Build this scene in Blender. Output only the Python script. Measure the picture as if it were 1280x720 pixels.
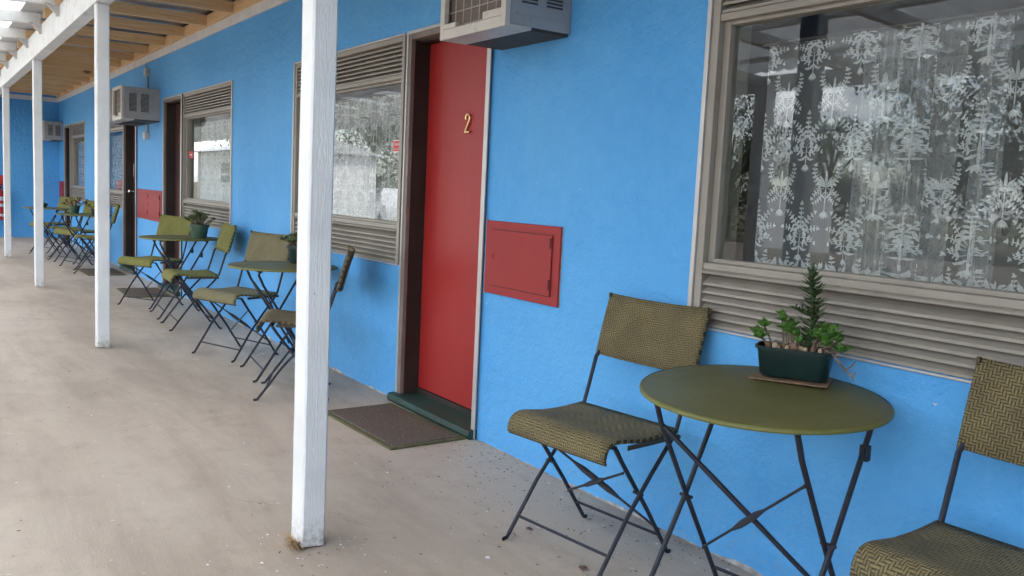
import bpy, bmesh, math, random
from mathutils import Vector, Matrix, noise as mnoise
for o in list(bpy.data.objects): bpy.data.objects.remove(o)
SC = bpy.context.scene
COL = SC.collection
R = math.radians
PI = math.pi
random.seed(7)

# ---------------------------------------------------------------- camera
FPX, YAW, PITCH, ROLL, CAMD, CAMH = 1085.985, .966111, .106225, .048005, 2.33329, 1.24209
cd = bpy.data.cameras.new('camera'); cam = bpy.data.objects.new('camera', cd); COL.objects.link(cam)
fw = Vector((-math.sin(YAW)*math.cos(PITCH), math.cos(YAW)*math.cos(PITCH), -math.sin(PITCH)))
rt = fw.cross(Vector((0, 0, 1))).normalized(); up = rt.cross(fw)
r2 = rt*math.cos(ROLL) + up*math.sin(ROLL); u2 = up*math.cos(ROLL) - rt*math.sin(ROLL)
M = Matrix((r2, u2, -fw)).transposed().to_4x4(); M.translation = Vector((0, -CAMD, CAMH))
cam.matrix_world = M
cd.sensor_fit = 'HORIZONTAL'; cd.sensor_width = 36; cd.lens = FPX*36/1280
cd.clip_start = .05; cd.clip_end = 3000
SC.camera = cam
# ---------------------------------------------------------------- sky, sun, exposure
SUN_EL, SUN_AZ = R(55), R(62)          # azimuth measured clockwise from +Y
w = bpy.data.worlds.new('World'); SC.world = w; w.use_nodes = True
nt = w.node_tree; nt.nodes.clear()
wo = nt.nodes.new('ShaderNodeOutputWorld'); bg = nt.nodes.new('ShaderNodeBackground')
sky = nt.nodes.new('ShaderNodeTexSky'); sky.sky_type = 'NISHITA'; sky.sun_disc = False
sky.sun_elevation = SUN_EL; sky.sun_rotation = SUN_AZ; sky.air_density = 1.0; sky.dust_density = 1.5
tc = nt.nodes.new('ShaderNodeTexCoord'); mp = nt.nodes.new('ShaderNodeMapping'); mp.inputs['Scale'].default_value = (1, 1, 3.2)
nz = nt.nodes.new('ShaderNodeTexNoise'); nz.inputs['Scale'].default_value = 2.6; nz.inputs['Detail'].default_value = 7; nz.inputs['Roughness'].default_value = .58
cr = nt.nodes.new('ShaderNodeValToRGB'); cr.color_ramp.elements[0].position = .43; cr.color_ramp.elements[1].position = .64
mx = nt.nodes.new('ShaderNodeMix'); mx.data_type = 'RGBA'; mx.inputs['B'].default_value = (10, 10.3, 10.8, 1)
nt.links.new(tc.outputs['Generated'], mp.inputs['Vector']); nt.links.new(mp.outputs[0], nz.inputs['Vector'])
nt.links.new(nz.outputs['Fac'], cr.inputs[0]); nt.links.new(cr.outputs[0], mx.inputs['Factor'])
nt.links.new(sky.outputs[0], mx.inputs['A']); nt.links.new(mx.outputs['Result'], bg.inputs[0]); nt.links.new(bg.outputs[0], wo.inputs[0])
bg.inputs[1].default_value = .13
sl = bpy.data.lights.new('sun', 'SUN'); sl.energy = 2.0; sl.angle = R(12); sl.color = (1, .96, .9)
so = bpy.data.objects.new('sun', sl); COL.objects.link(so)
sd = Vector((math.sin(SUN_AZ)*math.cos(SUN_EL), math.cos(SUN_AZ)*math.cos(SUN_EL), math.sin(SUN_EL)))
so.rotation_euler = sd.to_track_quat('Z', 'Y').to_euler()
vs = SC.view_settings; vs.view_transform = 'Standard'; vs.look = 'None'; vs.gamma = 1; vs.use_curve_mapping = False
vs.exposure = 2.24
SC.cycles.max_bounces = 10; SC.cycles.diffuse_bounces = 6; SC.cycles.transparent_max_bounces = 24
SC.cycles.use_denoising = True

# ================================================================ helpers
def col(r, g, b): # sRGB 0-255 -> linear
    f = lambda c: ((c/255+.055)/1.055)**2.4 if c > 10 else c/255/12.92
    return (f(r), f(g), f(b), 1)
class N:
    """small node-graph helper"""
    def __init__(s, name):
        s.m = bpy.data.materials.new(name); s.m.use_nodes = True; s.t = s.m.node_tree; s.t.nodes.clear()
        s.out = s.t.nodes.new('ShaderNodeOutputMaterial')
    def n(s, typ, ins=None, **kw):
        nd = s.t.nodes.new('ShaderNode'+typ)
        for k, v in kw.items(): setattr(nd, k, v)
        for k, v in (ins or {}).items(): s.i(nd, k, v)
        return nd
    def i(s, nd, k, v):
        if isinstance(v, bpy.types.NodeSocket): s.t.links.new(v, nd.inputs[k])
        else: nd.inputs[k].default_value = v
    def coord(s, kind='Object', scale=(1, 1, 1)):
        c = s.n('TexCoord'); mpn = s.n('Mapping', {'Vector': c.outputs[kind], 'Scale': scale}); return mpn.outputs[0]
    def noise(s, vec, scale, detail=4, rough=.55, dist=0):
        return s.n('TexNoise', {'Vector': vec, 'Scale': scale, 'Detail': detail, 'Roughness': rough, 'Distortion': dist}).outputs['Fac']
    def ramp(s, fac, a, b, ca=(0, 0, 0, 1), cb=(1, 1, 1, 1)):
        r = s.n('ValToRGB', {0: fac}); e = r.color_ramp.elements
        e[0].position = a; e[1].position = b; e[0].color = ca; e[1].color = cb; return r.outputs[0]
    def mix(s, f, a, b, blend='MIX'):
        m = s.n('Mix', data_type='RGBA', blend_type=blend); s.i(m, 'Factor', f); s.i(m, 'A', a); s.i(m, 'B', b); return m.outputs['Result']
    def math(s, op, a, b=0.0):
        m = s.n('Math', operation=op); s.i(m, 0, a); s.i(m, 1, b); return m.outputs[0]
    def bump(s, h, strength=.3, dist=.01):
        return s.n('Bump', {'Height': h, 'Strength': strength, 'Distance': dist}).outputs[0]
    def bsdf(s, base, rough=.5, normal=None, **kw):
        b = s.n('BsdfPrincipled', {'Base Color': base, 'Roughness': rough})
        for k, v in kw.items(): s.i(b, k.replace('_', ' '), v)
        if normal is not None: s.i(b, 'Normal', normal)
        return b.outputs[0]
    def done(s, sh): s.t.links.new(sh, s.out.inputs[0]); return s.m

def simple(name, c, rough=.5, var=.12, scale=8, bump=0, bscale=60, metal=0, dirt=None, spec=.5):
    g = N(name); v = g.coord()
    n1 = g.noise(v, scale, 5)
    dark = tuple(x*(1-var*1.6) for x in c[:3])+(1,)
    lite = tuple(min(1, x*(1+var)) for x in c[:3])+(1,)
    base = g.ramp(n1, .3, .7, dark, lite)
    if dirt:
        n2 = g.noise(v, scale*2.7, 6, .7); base = g.mix(g.ramp(n2, .55, .72), base, dirt)
    nm = g.bump(g.noise(v, bscale, 4), bump, .004) if bump else None
    rr = g.math('ADD', g.math('MULTIPLY', n1, .2), rough-.1)
    return g.done(g.bsdf(base, rr, nm, Metallic=metal, Specular_IOR_Level=spec))

# ---- materials
MT = {}
def m_wall():
    g = N('blue_painted_render'); v = g.coord()
    big = g.noise(v, .9, 4); fine = g.noise(v, 14, 5, .6)
    base = g.ramp(big, .3, .7, (.070, .325, .70, 1), (.105, .390, .76, 1))
    base = g.mix(g.math('MULTIPLY', g.ramp(fine, .35, .75), .22), base, (.17, .47, .80, 1))
    # splashed dirt near the floor and streaks with a shape of their own
    sx = g.n('SeparateXYZ', {0: g.coord()}).outputs[2]
    low = g.math('SUBTRACT', 1.0, g.n('MapRange', {'Value': sx, 'From Min': 0.0, 'From Max': .35}).outputs[0])
    sp = g.math('MULTIPLY', g.math('MULTIPLY', low, g.ramp(g.noise(v, 26, 6, .75), .5, .7)), .45)
    base = g.mix(sp, base, (.30, .36, .42, 1))
    # faded patches and hand-height scuffs
    fade = g.math('MULTIPLY', g.ramp(g.noise(g.coord(scale=(1, 1, .45)), 1.7, 6, .65, .5), .48, .72), .30)
    base = g.mix(fade, base, (.165, .46, .76, 1))
    scuff = g.math('MULTIPLY', g.ramp(g.noise(g.coord(scale=(.35, 1, 2.2)), 9, 5, .7), .62, .74), .28)
    base = g.mix(scuff, base, (.05, .24, .56, 1))
    chip = g.ramp(g.noise(v, 38, 2, .5), .755, .765)
    base = g.mix(chip, base, (.5, .55, .6, 1))
    h = g.math('ADD', g.math('MULTIPLY', g.noise(v, 55, 5, .65), .6), g.math('MULTIPLY', g.noise(v, 17, 3, .5), .9))
    return g.done(g.bsdf(base, .58, g.bump(h, .8, .014), Specular_IOR_Level=.3))
MT['wall'] = m_wall()
def m_floor():
    g = N('worn_concrete'); v = g.coord()
    base = g.ramp(g.noise(v, .55, 5, .6), .3, .72, col(183, 166, 148), col(208, 192, 174))
    vs_ = g.coord(scale=(.35, 1.6, 1))
    base = g.mix(g.math('MULTIPLY', g.ramp(g.noise(vs_, 1.3, 7, .7, .4), .43, .64), .66), base, col(158, 141, 125))
    base = g.mix(g.math('MULTIPLY', g.ramp(g.noise(v, 4.5, 6, .7), .50, .72), .48), base, col(158, 139, 122))
    base = g.mix(g.math('MULTIPLY', g.ramp(g.noise(v, 90, 3, .6), .62, .74), .35), base, col(112, 96, 84))
    base = g.mix(g.math('MULTIPLY', g.ramp(g.noise(v, 31, 2, .4), .735, .75), .6), base, col(216, 208, 198))
    # fine cracks
    vo = g.n('TexVoronoi', {'Vector': v, 'Scale': .42, 'Randomness': 1.0}, feature='DISTANCE_TO_EDGE')
    wob = g.mix(.08, v, g.n('TexNoise', {'Vector': v, 'Scale': 5.0}).outputs['Color']); g.i(vo, 'Vector', wob)
    crack = g.math('LESS_THAN', vo.outputs['Distance'], .0010)
    crack = g.math('MULTIPLY', crack, g.ramp(g.noise(v, 1.1, 2), .55, .66))
    base = g.mix(g.math('MULTIPLY', crack, .4), base, col(80, 70, 62))
    h = g.math('ADD', g.noise(v, 120, 4, .6), g.math('MULTIPLY', g.noise(v, 9, 4), 1.2))
    base = g.mix(g.math('MULTIPLY', g.ramp(g.noise(v, 240, 4, .7), .40, .66), .22), base, col(128, 112, 98))
    rg = g.math('ADD', g.math('MULTIPLY', g.noise(v, 2.1, 4), .3), .5)
    return g.done(g.bsdf(base, rg, g.bump(h, .22, .006), Specular_IOR_Level=.35))
MT['floor'] = m_floor()
def m_whitewood():
    g = N('white_painted_timber'); v = g.coord(scale=(1, 1, .07))
    n1 = g.noise(v, 170, 4, .6, .6)
    base = g.ramp(g.noise(g.coord(), 5, 5), .3, .75, (.70, .70, .69, 1), (.82, .82, .81, 1))
    chip = g.ramp(g.noise(g.coord(), 60, 3, .6), .73, .75); base = g.mix(chip, base, (.36, .30, .24, 1))
    zz = g.n('SeparateXYZ', {0: g.coord()}).outputs[2]
    low = g.math('SUBTRACT', 1.0, g.n('MapRange', {'Value': zz, 'From Min': 0.0, 'From Max': .12}).outputs[0])
    base = g.mix(g.math('MULTIPLY', low, g.ramp(g.noise(g.coord(), 45, 5, .7), .42, .6)), base, (.38, .33, .27, 1))
    h = g.math('ADD', n1, g.math('MULTIPLY', g.noise(g.coord(scale=(1, 1, .3)), 110, 3), .7))
    return g.done(g.bsdf(base, .45, g.bump(h, .42, .006)))
MT['whitewood'] = m_whitewood()
MT['white'] = simple('white_paint', (.78, .78, .76, 1), .5, .06, 6, .15, 40, dirt=(.5, .47, .42, 1))
MT['lip'] = simple('flaking_base_paint', (.42, .41, .40, 1), .8, .35, 18, .4, 60, dirt=(.24, .21, .19, 1))
MT['trim'] = simple('cream_trim_paint', (.70, .68, .65, 1), .55, .08, 5, .12, 50)
def m_pine(name='pine', axis=(18, 1.0, 18)):
    g = N(name); v = g.coord(scale=axis)
    inf = g.n('ObjectInfo').outputs['Random']
    vv = g.n('VectorMath', {0: v, 1: (0, 0, 0)}, operation='ADD'); cmb = g.n('CombineXYZ', {0: g.math('MULTIPLY', inf, 31.0), 1: g.math('MULTIPLY', inf, 17.0), 2: 0.0}); g.i(vv, 1, cmb.outputs[0])
    gr = g.noise(vv.outputs[0], 2.2, 5, .6, 1.2)
    base = g.ramp(gr, .3, .72, (.64, .38, .17, 1), (.86, .60, .33, 1))
    base = g.mix(g.math('MULTIPLY', inf, .35), base, (.56, .33, .16, 1))
    kv = g.n('TexVoronoi', {'Vector': g.n('VectorMath', {0: vv.outputs[0], 1: (.14, 1.4, .14)}, operation='MULTIPLY').outputs[0], 'Scale': 1.1})
    base = g.mix(g.ramp(kv.outputs['Distance'], .05, .11, (1, 1, 1, 1), (0, 0, 0, 1)), base, (.20, .09, .04, 1))
    return g.done(g.bsdf(base, .6, g.bump(gr, .15, .003)))
MT['pine'] = m_pine()
MT['pinex'] = m_pine('pine_ledger', (1.0, 18, 18))
MT['zinc'] = simple('zinc_sheet', (.62, .64, .66, 1), .35, .08, 3, 0, metal=.85)
def m_translucent():
    g = N('milky_roof_sheet'); v = g.coord()
    c = g.ramp(g.noise(v, 1.5, 4), .3, .7, (.80, .82, .82, 1), (.90, .91, .91, 1))
    d = g.n('BsdfDiffuse', {'Color': c}).outputs[0]; t = g.n('BsdfTranslucent', {'Color': c}).outputs[0]
    return g.done(g.n('MixShader', {0: .6, 1: d, 2: t}).outputs[0])
MT['milky'] = m_translucent()
MT['taupe'] = simple('taupe_aluminium', (.298, .268, .228, 1), .42, .08, 4, 0, metal=.0, dirt=(.245, .218, .185, 1))
MT['alu'] = simple('pale_aluminium', (.52, .50, .48, 1), .38, .08, 6, 0, metal=.35)
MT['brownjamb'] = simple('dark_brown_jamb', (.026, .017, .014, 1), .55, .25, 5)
MT['jambtaupe'] = simple('brown_grey_jamb', (.20, .155, .135, 1), .5, .15, 5)
def m_door(name, c1, c2, rough=.34):
    g = N(name); v = g.coord(); base = g.ramp(g.noise(g.coord(scale=(1, 1, .3)), 2.2, 4), .3, .7, c1, c2)
    gr = g.math('MULTIPLY', g.ramp(g.noise(g.coord(scale=(1, 1, .25)), 26, 5, .7), .60, .72), .25)
    base = g.mix(gr, base, tuple(x*.55 for x in c1[:3])+(1,))
    brush = g.noise(g.coord(scale=(60, 60, 2.0)), 3, 3)
    return g.done(g.bsdf(base, rough, g.bump(g.math('ADD', brush, g.noise(v, 35, 3)), .10, .004), Specular_IOR_Level=.38))
MT['reddoor'] = m_door('red_gloss_door', (.285, .016, .016, 1), (.345, .022, .020, 1), .42)
MT['darkdoor'] = m_door('dark_maroon_door', (.040, .014, .014, 1), (.055, .019, .018, 1), .45)
MT['redbox'] = m_door('red_box_paint', (.275, .022, .023, 1), (.325, .028, .028, 1), .62)
MT['redbox_dark'] = simple('red_box_gap', (.12, .012, .014, 1), .6)
MT['greenstep'] = simple('green_step_paint', (.012, .050, .038, 1), .55, .3, 9, .3, 40, dirt=(.035, .04, .035, 1))
MT['brass'] = simple('brass', (.80, .58, .28, 1), .28, .08, 20, 0, metal=1)
MT['chrome'] = simple('chrome', (.75, .75, .75, 1), .2, .05, 20, 0, metal=1)
def m_glass():
    g = N('window_glass')
    fr = g.math('MULTIPLY', g.n('Fresnel', {'IOR': 1.63}).outputs[0], g.math('SUBTRACT', 1.0, g.n('NewGeometry').outputs['Backfacing']))
    gl = g.n('BsdfGlossy', {'Color': (.97, .98, .98, 1), 'Roughness': 0.0}).outputs[0]
    tr = g.n('BsdfTransparent', {'Color': (.93, .95, .94, 1)}).outputs[0]
    return g.done(g.n('MixShader', {0: fr, 1: tr, 2: gl}).outputs[0])
MT['glass'] = m_glass()
def m_cloth(name, op, c):
    g = N(name); v = g.coord()
    cc = g.ramp(g.noise(v, 40, 3), .3, .7, tuple(x*.86 for x in c[:3])+(1,), c)
    d = g.n('BsdfDiffuse', {'Color': cc}).outputs[0]; t = g.n('BsdfTranslucent', {'Color': cc}).outputs[0]
    b = g.n('MixShader', {0: .35, 1: d, 2: t}).outputs[0]
    tr = g.n('BsdfTransparent', {'Color': (1, 1, 1, 1)}).outputs[0]
    op_ = g.math('MULTIPLY', g.ramp(g.noise(v, 140, 2, .5), .3, .65, (.72, .72, .72, 1), (1, 1, 1, 1)), op)
    return g.done(g.n('MixShader', {0: op_, 1: tr, 2: b}).outputs[0])
MT['sheer'] = m_cloth('sheer_net', .19, (.90, .89, .90, 1))
MT['sheer_thick'] = m_cloth('gathered_net', .36, (.90, .89, .90, 1))
MT['lace'] = m_cloth('lace_thread', .84, (.92, .91, .92, 1))
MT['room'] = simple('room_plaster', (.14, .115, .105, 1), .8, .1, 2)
MT['ac'] = simple('cream_enamel', (.56, .52, .46, 1), .45, .08, 4, 0, dirt=(.40, .35, .29, 1))
MT['acside'] = simple('grey_enamel', (.33, .33, .33, 1), .5, .1, 5, .1, 40, dirt=(.25, .23, .21, 1))
MT['acdark'] = simple('dark_coil', (.055, .047, .042, 1), .7, .25, 40)
MT['coil'] = simple('brown_coil', (.16, .125, .105, 1), .6, .2, 60)
MT['wire'] = simple('wire', (.42, .38, .34, 1), .45)
MT['black'] = simple('black_rubber', (.012, .012, .012, 1), .7)
MT['steel'] = simple('dark_blue_grey_steel', (.014, .015, .026, 1), .55, .25, 30, .15, 200, dirt=(.045, .036, .032, 1))
def m_weave(name, dark, pale, diamond):
    g = N(name); c = g.n('TexCoord').outputs['UV']; s = g.n('SeparateXYZ', {0: c})
    P_ = .0083
    U = g.math('DIVIDE', s.outputs[0], P_); V = g.math('DIVIDE', s.outputs[1], P_)
    iu = g.math('FLOOR', U); iv = g.math('FLOOR', V)
    if diamond: k = g.math('ADD', g.math('ABSOLUTE', g.math('SUBTRACT', iu, 28.0)), g.math('ABSOLUTE', g.math('SUBTRACT', iv, 14.0)))
    else: k = g.math('ADD', g.math('ABSOLUTE', g.math('SUBTRACT', g.math('MODULO', iu, 12.0), 6.0)), iv)
    over = g.math('LESS_THAN', g.math('MODULO', k, 4.0), 2.0)
    hu = g.math('SINE', g.math('MULTIPLY', g.math('FRACT', U), PI)); hv = g.math('SINE', g.math('MULTIPLY', g.math('FRACT', V), PI))
    mxn = g.n('Mix', {'Factor': over, 'A': hu, 'B': hv}, data_type='FLOAT').outputs[0]
    fu = g.math('ABSOLUTE', g.math('SINE', g.math('MULTIPLY', U, 3*PI))); fv = g.math('ABSOLUTE', g.math('SINE', g.math('MULTIPLY', V, 3*PI)))
    fine = g.n('Mix', {'Factor': over, 'A': fu, 'B': fv}, data_type='FLOAT').outputs[0]
    mxn = g.math('MULTIPLY', mxn, g.math('ADD', g.math('MULTIPLY', fine, .38), .62))
    col_ = g.ramp(mxn, .22, .72, dark, pale)
    wn = g.n('TexWhiteNoise', {'Vector': g.n('CombineXYZ', {0: iu, 1: iv, 2: over}).outputs[0]}, noise_dimensions='3D').outputs['Value']
    col_ = g.mix(g.math('MULTIPLY', wn, .38), col_, tuple(x*.45 for x in pale[:3])+(1,))
    col_ = g.mix(g.math('MULTIPLY', g.ramp(g.noise(g.coord(), 9, 4), .4, .7), .3), col_, dark)
    return g.done(g.bsdf(col_, .68, g.bump(mxn, 1.0, .006)))
MT['weave'] = m_weave('olive_brown_weave', col(30, 25, 18), col(165, 148, 102), False)
MT['weave_green'] = m_weave('olive_green_weave', col(84, 82, 36), col(172, 168, 82), True)
MT['weave_grey'] = m_weave('grey_olive_weave', col(80, 73, 50), col(176, 164, 120), True)
MT['weaveedge'] = simple('weave_binding', col(70, 60, 40), .6)
def m_olive(name, a, b):
    g = N(name); v = g.coord()
    base = g.ramp(g.noise(v, 3.5, 5, .6), .3, .7, a, b)
    base = g.mix(g.math('MULTIPLY', g.ramp(g.noise(v, 130, 2), .6, .7), .25), base, tuple(x*1.5 for x in b[:3])+(1,))
    scr = g.math('MULTIPLY', g.ramp(g.noise(g.coord(scale=(1, 14, 1)), 16, 4, .7), .62, .70), .22)
    base = g.mix(scr, base, tuple(x*1.9 for x in b[:3])+(1,))
    rr = g.math('ADD', g.math('MULTIPLY', g.noise(v, 6, 4), .28), .36)
    return g.done(g.bsdf(base, rr, g.bump(g.noise(v, 220, 3), .12, .002)))
MT['olive'] = m_olive('olive_enamel', (.098, .090, .027, 1), (.142, .130, .044, 1))
MT['oliverim'] = m_olive('olive_rim', (.115, .115, .026, 1), (.165, .16, .040, 1))
MT['pot'] = simple('dark_green_plastic', (.006, .024, .022, 1), .32, .2, 10)
MT['potgreen'] = simple('mid_green_plastic', (.05, .10, .065, 1), .4, .2, 10)
MT['soil'] = simple('potting_mix', (.10, .065, .04, 1), .9, .5, 60, .8, 120)
def m_leaf(name, a, b, tr=.25):
    g = N(name); inf = g.n('ObjectInfo').outputs['Random']
    base = g.ramp(g.noise(g.coord(), 45, 3), .3, .7, a, b)
    d = g.bsdf(base, .45); t = g.n('BsdfTranslucent', {'Color': base}).outputs[0]
    return g.done(g.n('MixShader', {0: tr, 1: d, 2: t}).outputs[0])
MT['needle'] = m_leaf('needle_leaf', (.040, .078, .026, 1), (.085, .14, .05, 1))
MT['succ'] = m_leaf('succulent_leaf', (.065, .17, .025, 1), (.13, .28, .045, 1))
MT['succ_pale'] = m_leaf('pale_succulent_leaf', (.12, .17, .06, 1), (.20, .25, .11, 1))
MT['leafbrown'] = m_leaf('dry_leaf', (.16, .075, .035, 1), (.27, .13, .06, 1))
MT['straw'] = simple('straw', (.48, .33, .17, 1), .7, .3, 40)
MT['twig'] = simple('twig', (.17, .12, .085, 1), .8, .3, 40)
MT['stone_a'] = simple('cream_pebble', (.40, .31, .21, 1), .75, .45, 60)
MT['stone_b'] = simple('brown_bark_chip', (.20, .12, .07, 1), .8, .4, 60)
MT['cork'] = simple('cork_board', (.21, .125, .07, 1), .7, .2, 50)
def m_mat():
    g = N('brown_doormat_pile'); v = g.coord()
    base = g.ramp(g.noise(v, 150, 3, .6), .35, .7, (.065, .050, .042, 1), (.24, .19, .155, 1))
    wv = g.n('TexWave', {'Vector': v, 'Scale': 22.0, 'Distortion': .6}, bands_direction='X').outputs['Fac']
    base = g.mix(g.math('MULTIPLY', wv, .5), base, (.21, .165, .125, 1))
    base = g.mix(g.ramp(g.noise(v, 70, 2), .66, .70), base, (.42, .38, .32, 1))
    return g.done(g.bsdf(base, .95, g.bump(g.math('ADD', wv, g.noise(v, 180, 3)), .7, .006), Specular_IOR_Level=.1))
MT['mat'] = m_mat()
MT['mathem'] = simple('mat_border', (.115, .105, .045, 1), .85, .2, 30, .3, 150)
MT['stickred'] = simple('sticker_red', (.58, .035, .035, 1), .45)
MT['stickwhite'] = simple('sticker_white', (.8, .78, .76, 1), .5)
MT['asphalt'] = simple('pale_gravel_drive', (.20, .17, .135, 1), .9, .3, .6, .4, 60)
MT['grassground'] = simple('dry_ground', (.13, .115, .06, 1), .95, .35, .3, .4, 20)
MT['bark'] = simple('bark', (.10, .075, .055, 1), .9, .3, 6, .6, 25)
MT['foliage'] = m_leaf('foliage', (.030, .050, .018, 1), (.075, .10, .036, 1))
MT['carpaint'] = simple('white_car_paint', (.78, .78, .78, 1), .25, .03, 3)
MT['carglass'] = simple('car_glass', (.02, .022, .025, 1), .1, .05, 3)
MT['cladding'] = simple('white_cladding', (.76, .77, .76, 1), .55, .06, 1.5, .1, 10)
MT['roofgrey'] = simple('grey_roof_sheet', (.45, .46, .46, 1), .45, .08, 2)
MT['rail'] = simple('greywash', (.35, .34, .32, 1), .7)

class MB:
    """collects shapes, then links them as one mesh object"""
    def __init__(s): s.v = []; s.f = []; s.uv = {}
    def add(s, vs, fs):
        b = len(s.v); s.v += [tuple(p) for p in vs]; s.f += [tuple(b+i for i in f) for f in fs]; return s
    def box(s, x0, x1, y0, y1, z0, z1):
        vs = [(x, y, z) for z in (z0, z1) for y in (y0, y1) for x in (x0, x1)]
        return s.add(vs, [(0, 2, 3, 1), (4, 5, 7, 6), (0, 1, 5, 4), (2, 6, 7, 3), (0, 4, 6, 2), (1, 3, 7, 5)])
    def prism(s, prof, x0, x1):
        """profile of (y,z) points extruded along x"""
        n = len(prof); vs = [(x0, y, z) for y, z in prof]+[(x1, y, z) for y, z in prof]
        fs = [(i, (i+1) % n, n+(i+1) % n, n+i) for i in range(n)]+[tuple(range(n-1, -1, -1)), tuple(range(n, 2*n))]
        return s.add(vs, fs)
    def sweep(s, pts, rad, seg=8, ref=(0, 0, 1), closed_ends=True):
        """tube along pts; rad is a number, (a,b), or a list of them; a along ref-ish side axis, b across"""
        pts = [Vector(p) for p in pts]; n = len(pts)
        rr = rad if isinstance(rad, list) else [rad]*n
        base = len(s.v); ref = Vector(ref)
        for i, p in enumerate(pts):
            t = (pts[min(i+1, n-1)]-pts[max(i-1, 0)]).normalized()
            a = t.cross(ref)
            if a.length < 1e-4: a = t.cross(Vector((1, 0, 0)))
            a.normalize(); b = a.cross(t)
            ra, rb = rr[i] if isinstance(rr[i], tuple) else (rr[i], rr[i])
            for k in range(seg):
                th = 2*PI*(k+.5)/seg; s.v.append(tuple(p+a*ra*math.cos(th)+b*rb*math.sin(th)))
        for i in range(n-1):
            for k in range(seg):
                k2 = (k+1) % seg; s.f.append((base+i*seg+k, base+i*seg+k2, base+(i+1)*seg+k2, base+(i+1)*seg+k))
        if closed_ends:
            s.f.append(tuple(base+k for k in range(seg-1, -1, -1))); s.f.append(tuple(base+(n-1)*seg+k for k in range(seg)))
        return s
    def lathe(s, prof, seg=24, c=(0, 0, 0)):
        """profile of (r,z)"""
        base = len(s.v); n = len(prof)
        for r, z in prof:
            for k in range(seg):
                th = 2*PI*k/seg; s.v.append((c[0]+r*math.cos(th), c[1]+r*math.sin(th), c[2]+z))
        for i in range(n-1):
            for k in range(seg):
                k2 = (k+1) % seg; s.f.append((base+i*seg+k, base+i*seg+k2, base+(i+1)*seg+k2, base+(i+1)*seg+k))
        s.f.append(tuple(base+k for k in range(seg-1, -1, -1))); s.f.append(tuple(base+(n-1)*seg+k for k in range(seg)))
        return s
    def blob(s, c, r, seed=0, sub=1):
        bm = bmesh.new(); bmesh.ops.create_icosphere(bm, subdivisions=sub, radius=1)
        for v in bm.verts:
            k = 1+.35*mnoise.noise(v.co*1.3+Vector((seed*3.1, seed*1.7, seed)))
            v.co = Vector((v.co.x*r[0]*k+c[0], v.co.y*r[1]*k+c[1], v.co.z*r[2]*k+c[2]))
        bm.verts.index_update(); s.add([v.co for v in bm.verts], [[v.index for v in f.verts] for f in bm.faces]); bm.free(); return s
    def mesh(s, name, mat, smooth=35):
        me = bpy.data.meshes.new(name); me.from_pydata(s.v, [], s.f); me.materials.append(mat)
        bm = bmesh.new(); bm.from_mesh(me); bmesh.ops.recalc_face_normals(bm, faces=bm.faces); bm.to_mesh(me); bm.free()
        if smooth: me.shade_smooth(); me.set_sharp_from_angle(angle=R(smooth))
        return me
    def build(s, name, mat, parent=None, bevel=0, smooth=35):
        o = bpy.data.objects.new(name, s.mesh(name, mat, smooth)); COL.objects.link(o)
        if parent is not None: o.parent = parent
        if bevel:
            b = o.modifiers.new('bevel', 'BEVEL'); b.width = bevel; b.segments = 2; b.limit_method = 'ANGLE'; b.angle_limit = R(40)
        return o
def tag(o, label=None, cat=None, group=None, kind=None):
    if label: o['label'] = label
    if cat: o['category'] = cat
    if group: o['group'] = group
    if kind: o['kind'] = kind
    return o
def thing(name, label, cat, loc=(0, 0, 0), rz=0, group=None):
    o = bpy.data.objects.new(name, None); COL.objects.link(o); o.empty_display_size = .05
    o.location = loc; o.rotation_euler = (0, 0, rz); return tag(o, label, cat, group)
def dup(root, loc, rz, label, group=None, swap=None):
    def cp(o, par):
        c = o.copy(); COL.objects.link(c); c.parent = par
        if swap and c.type == 'MESH' and c.data.name in swap: c.data = swap[c.data.name]
        for ch in o.children: cp(ch, c)
        return c
    r = cp(root, None); r.location = loc; r.rotation_euler = (0, 0, rz); r['label'] = label
    if group: r['group'] = group
    return r
def share(me, name, parent, loc=(0, 0, 0), rot=(0, 0, 0), scale=(1, 1, 1)):
    o = bpy.data.objects.new(name, me); COL.objects.link(o); o.parent = parent; o.location = loc; o.rotation_euler = rot; o.scale = scale; return o

# ================================================================ ground and floor
g = MB().add([(-700, -700, -.16), (700, -700, -.16), (700, 700, -.16), (-700, 700, -.16)], [(0, 1, 2, 3)]).build('ground', MT['grassground']); tag(g, kind='structure')
g = MB().add([(-60, -24, -.15), (30, -24, -.15), (30, -5.4, -.15), (-60, -5.4, -.15)], [(0, 1, 2, 3)]).build('driveway', MT['asphalt']); tag(g, kind='structure')
g = MB().box(-19.2, 6, -5.4, .25, -.2, 0).build('concrete_floor', MT['floor']); tag(g, kind='structure')

# ================================================================ motel building
bld = thing('motel_building', 'long single-storey motel building with rough bright blue walls', 'building', (0, 0, 0))
XE = -19.0; XR = 5.0; ZT = 2.84; TH = .16
ZTOP = 2.12; ZB = .807
WIN = [(-2.21, -.43), (-6.30, -4.56), (-9.56, -7.85), (-14.30, -12.70), (-17.45, -15.90)]
DOOR = [(-4.52, -3.635), (-10.42, -9.56), (-12.70, -11.83), (-18.25, -17.45)]
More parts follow.
